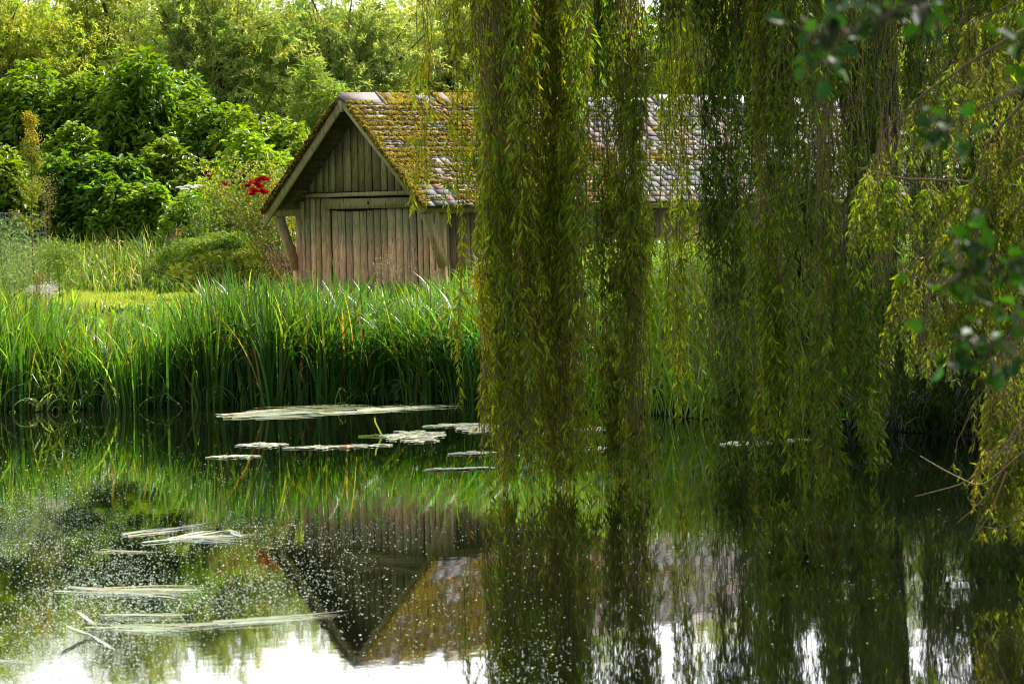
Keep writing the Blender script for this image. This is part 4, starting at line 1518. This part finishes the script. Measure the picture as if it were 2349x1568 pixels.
f = (base + np.array([[j, (j + 1) % 5, 5] for j in range(5)])[None]).reshape(-1, 3)
mb.add(v.reshape(-1, 3), f, np.repeat(shades(n, (.30, .36, .24), .4, .06), 6, 0))
tag(mb.build('floating_specks', M['speck']), 'thousands of pale specks of seed fluff and duckweed scattered over the dark water', 'specks', kind='stuff')

# rafts of pale floating leaves
RF = 'rafts of pale floating leaves'


def raft(label, x0, x1, yc, hh, n, rad=(.06, .16), orange=0):
    cx, cy_ = onwater((x0 + x1) / 2, yc)
    mb = MB()
    for i in range(n):
        u = rng.uniform(-1, 1)
        px_ = (x0 + x1) / 2 + u * (x1 - x0) / 2
        py_ = yc + rng.normal(0, .45) * hh * (1 - u * u * .7) + u * -.015 * (x1 - x0)
        wx, wy = onwater(px_, py_)
        r = rng.uniform(*rad)
        k = 9
        a = np.arange(k) * 6.283 / k
        rr = r * rng.uniform(.75, 1.15, k)
        zc = .004 + .0015 * (i % 5)
        c = shades(1, (.27, .28, .12), .4, .15)[0]
        if i < orange:
            c, zc = np.array([.38, .12, .02]), .03
            rr = rr * .8
        yaw = rng.uniform(0, 6.28)
        ring = np.c_[wx - cx + np.cos(a + yaw) * rr * 1.3, wy - cy_ + np.sin(a + yaw) * rr * 1.6, zc + rng.uniform(0, .010, k)]
        low = ring.copy()
        low[:, 2] = zc - .002
        v = np.r_[ring, [[wx - cx, wy - cy_, zc + .004]], low]
        mb.add(v, [[j, (j + 1) % k, k] for j in range(k)], c)
        mb.F[4].append(np.array([[j, j + k + 1, (j + 1) % k + k + 1, (j + 1) % k] for j in range(k)]) + mb.n - len(v))
    o = mb.build('floating_leaf_raft', M['float'])
    o.location = (cx, cy_, 0)
    tag(o, label, 'floating leaves', RF)


raft('wide raft of pale leaves running in under the left edge of the willow curtain', 1060, 1150, 983, 11.2, 180, (.035, .085))
raft('pale leaf raft just right of the upright bent reed blade', 880, 1010, 1000, 11.2, 180, (.035, .085))
raft('small pale leaf raft below the bent reed blade raft', 930, 1000, 1012, 3.8, 48, (.035, .085))
raft('short compact leaf raft on open water left of the others', 552, 652, 1021, 5.0, 102, (.035, .085))
raft('long thin leaf raft carrying one orange leaf', 662, 888, 1025, 3.8, 138, (.035, .085), 1)
raft('narrow raft of leaves left of the willow with a long gap around it', 985, 1110, 976, 3.8, 102, (.035, .085))
raft('thin broken raft of leaves low beside the willow tips', 1040, 1130, 1040, 3.1, 60, (.035, .085))
raft('sparse thin raft of leaves on the boathouse reflection near the willow', 985, 1125, 1076, 2.0, 60, (.035, .085))
raft('tiny green-white raft of leaves left of the open dark water', 485, 590, 1048, 2.8, 54, (.035, .085))
raft('pale leaf raft glimpsed between the two nearest willow curtains', 1330, 1390, 1030, 5.0, 78, (.035, .085))
raft('second pale leaf raft in the gap between willow curtains, farther back', 1330, 1400, 985, 5.0, 66, (.035, .085))
raft('bright leaf raft behind the willow tips right of centre', 1665, 1760, 1018, 5.0, 102, (.035, .085))
raft('small leaf raft in the shade at right under the willow', 1800, 1850, 1010, 2.5, 42, (.035, .085))


def float_blades(label, segs, wid=(.012, .024), nper=5, c=(.24, .26, .13)):
    cx, cy_ = onwater(*segs[0][0])
    mb = MB()
    for (ax, ay), (bx_, by_) in segs:
        sc_ = min(1.0, math.hypot(ax - bx_, ay - by_) / 260)
        for i in range(nper):
            k = 9
            s = np.linspace(0, 1, k)
            j0, j1 = rng.normal(0, 10) * sc_, rng.normal(0, 22) * sc_
            q0, q1 = rng.normal(0, 2.8) * sc_, rng.normal(0, 5.0) * sc_
            t0, t1 = sorted(rng.uniform(0, 1, 2))
            if t1 - t0 < .45:
                t0, t1 = max(0, t0 - .3), min(1, t1 + .3)
            pts_ = []
            bow = rng.normal(0, 2)
            for t_ in t0 + (t1 - t0) * s:
                X_, Y_ = onwater(ax + (bx_ - ax) * t_ + j0, ay + (by_ - ay) * t_ + q0 + (q1 - q0) * t_ + bow * math.sin(t_ * 3.14))
                pts_.append((X_ - cx, Y_ - cy_, .005 + .002 * i + .006 * rng.random()))
            P = np.array([pts_])
            w_ = rng.uniform(*wid) * np.minimum(1, (1 - s) * 3 + .05)
            d = nrm(P[0, -1] - P[0, 0])
            side = np.array([[-d[1] * .9, d[0] * .9, .35]])
            mb.ribbons(P, w_[None], nrm(side), shades(1, c, .35, .15))
    o = mb.build('floating_reed_blades', M['float'])
    o.location = (cx, cy_, 0)
    tag(o, label, 'floating reeds', 'bundles of fallen reed blades floating on the pond')


float_blades('long mat of fallen reed blades floating along the foot of the reeds', [((500, 952), (760, 940)), ((510, 958), (800, 945)), ((560, 945), (900, 936)), ((700, 950), (1000, 932)), ((820, 940), (1070, 928)), ((620, 938), (860, 932))], (.010, .030), 7)
float_blades('bundle of floating reed blades left of centre with crossing tips', [((320, 1242), (590, 1228)), ((390, 1240), (530, 1216)), ((350, 1236), (560, 1240)), ((290, 1228), (480, 1206)), ((520, 1216), (560, 1232))], nper=5)
float_blades('single straight reed blade floating below the crossing bundle', [((215, 1265), (390, 1268))], nper=2)
float_blades('wide flat bundle of floating blades under the single straight blade', [((125, 1356), (500, 1362)), ((160, 1350), (420, 1370)), ((220, 1356), (470, 1352))], nper=7)
float_blades('very long bundle of pale blades reaching from left to the gable reflection', [((190, 1440), (470, 1440)), ((400, 1440), (800, 1404)), ((230, 1412), (440, 1412)), ((480, 1430), (820, 1410)), ((200, 1436), (420, 1452))], nper=7)
float_blades('curled reed blades floating at the lower left', [((178, 1404), (224, 1440)), ((150, 1438), (222, 1464)), ((216, 1458), (130, 1502)), ((205, 1456), (268, 1492))], (.010, .017), 3)
float_blades('pale reed blades in the bottom left corner', [((-40, 1514), (110, 1524))], nper=3)

# bent blade standing out of the water
e_x, e_y = onwater(876, 1000)
mb = MB()
for i, ctl in enumerate(([(876, 1000), (868, 982), (861, 968), (859, 957)], [(876, 1000), (862, 997), (842, 1001)], [(850, 999), (836, 1001), (822, 1001)])):
    P = np.array([[at(a, b_, e_y) - [e_x, e_y, 0] for a, b_ in ctl]])
    P[0, :, 2] = np.maximum(P[0, :, 2], .01)
    K_ = len(ctl)
    mb.ribbons(P, np.interp(np.arange(K_), [0, K_ - 1], [.03, .02])[None], np.array([[1.0, 0, .25]]) if i == 0 else np.array([[0, .5, 1.0]]), np.array([[.28, .36, .06]]))
o = mb.build('bent_reed', M['grass'])
o.location = (e_x, e_y, 0)
tag(o, 'single bent reed blade standing up out of the open water', 'reed')
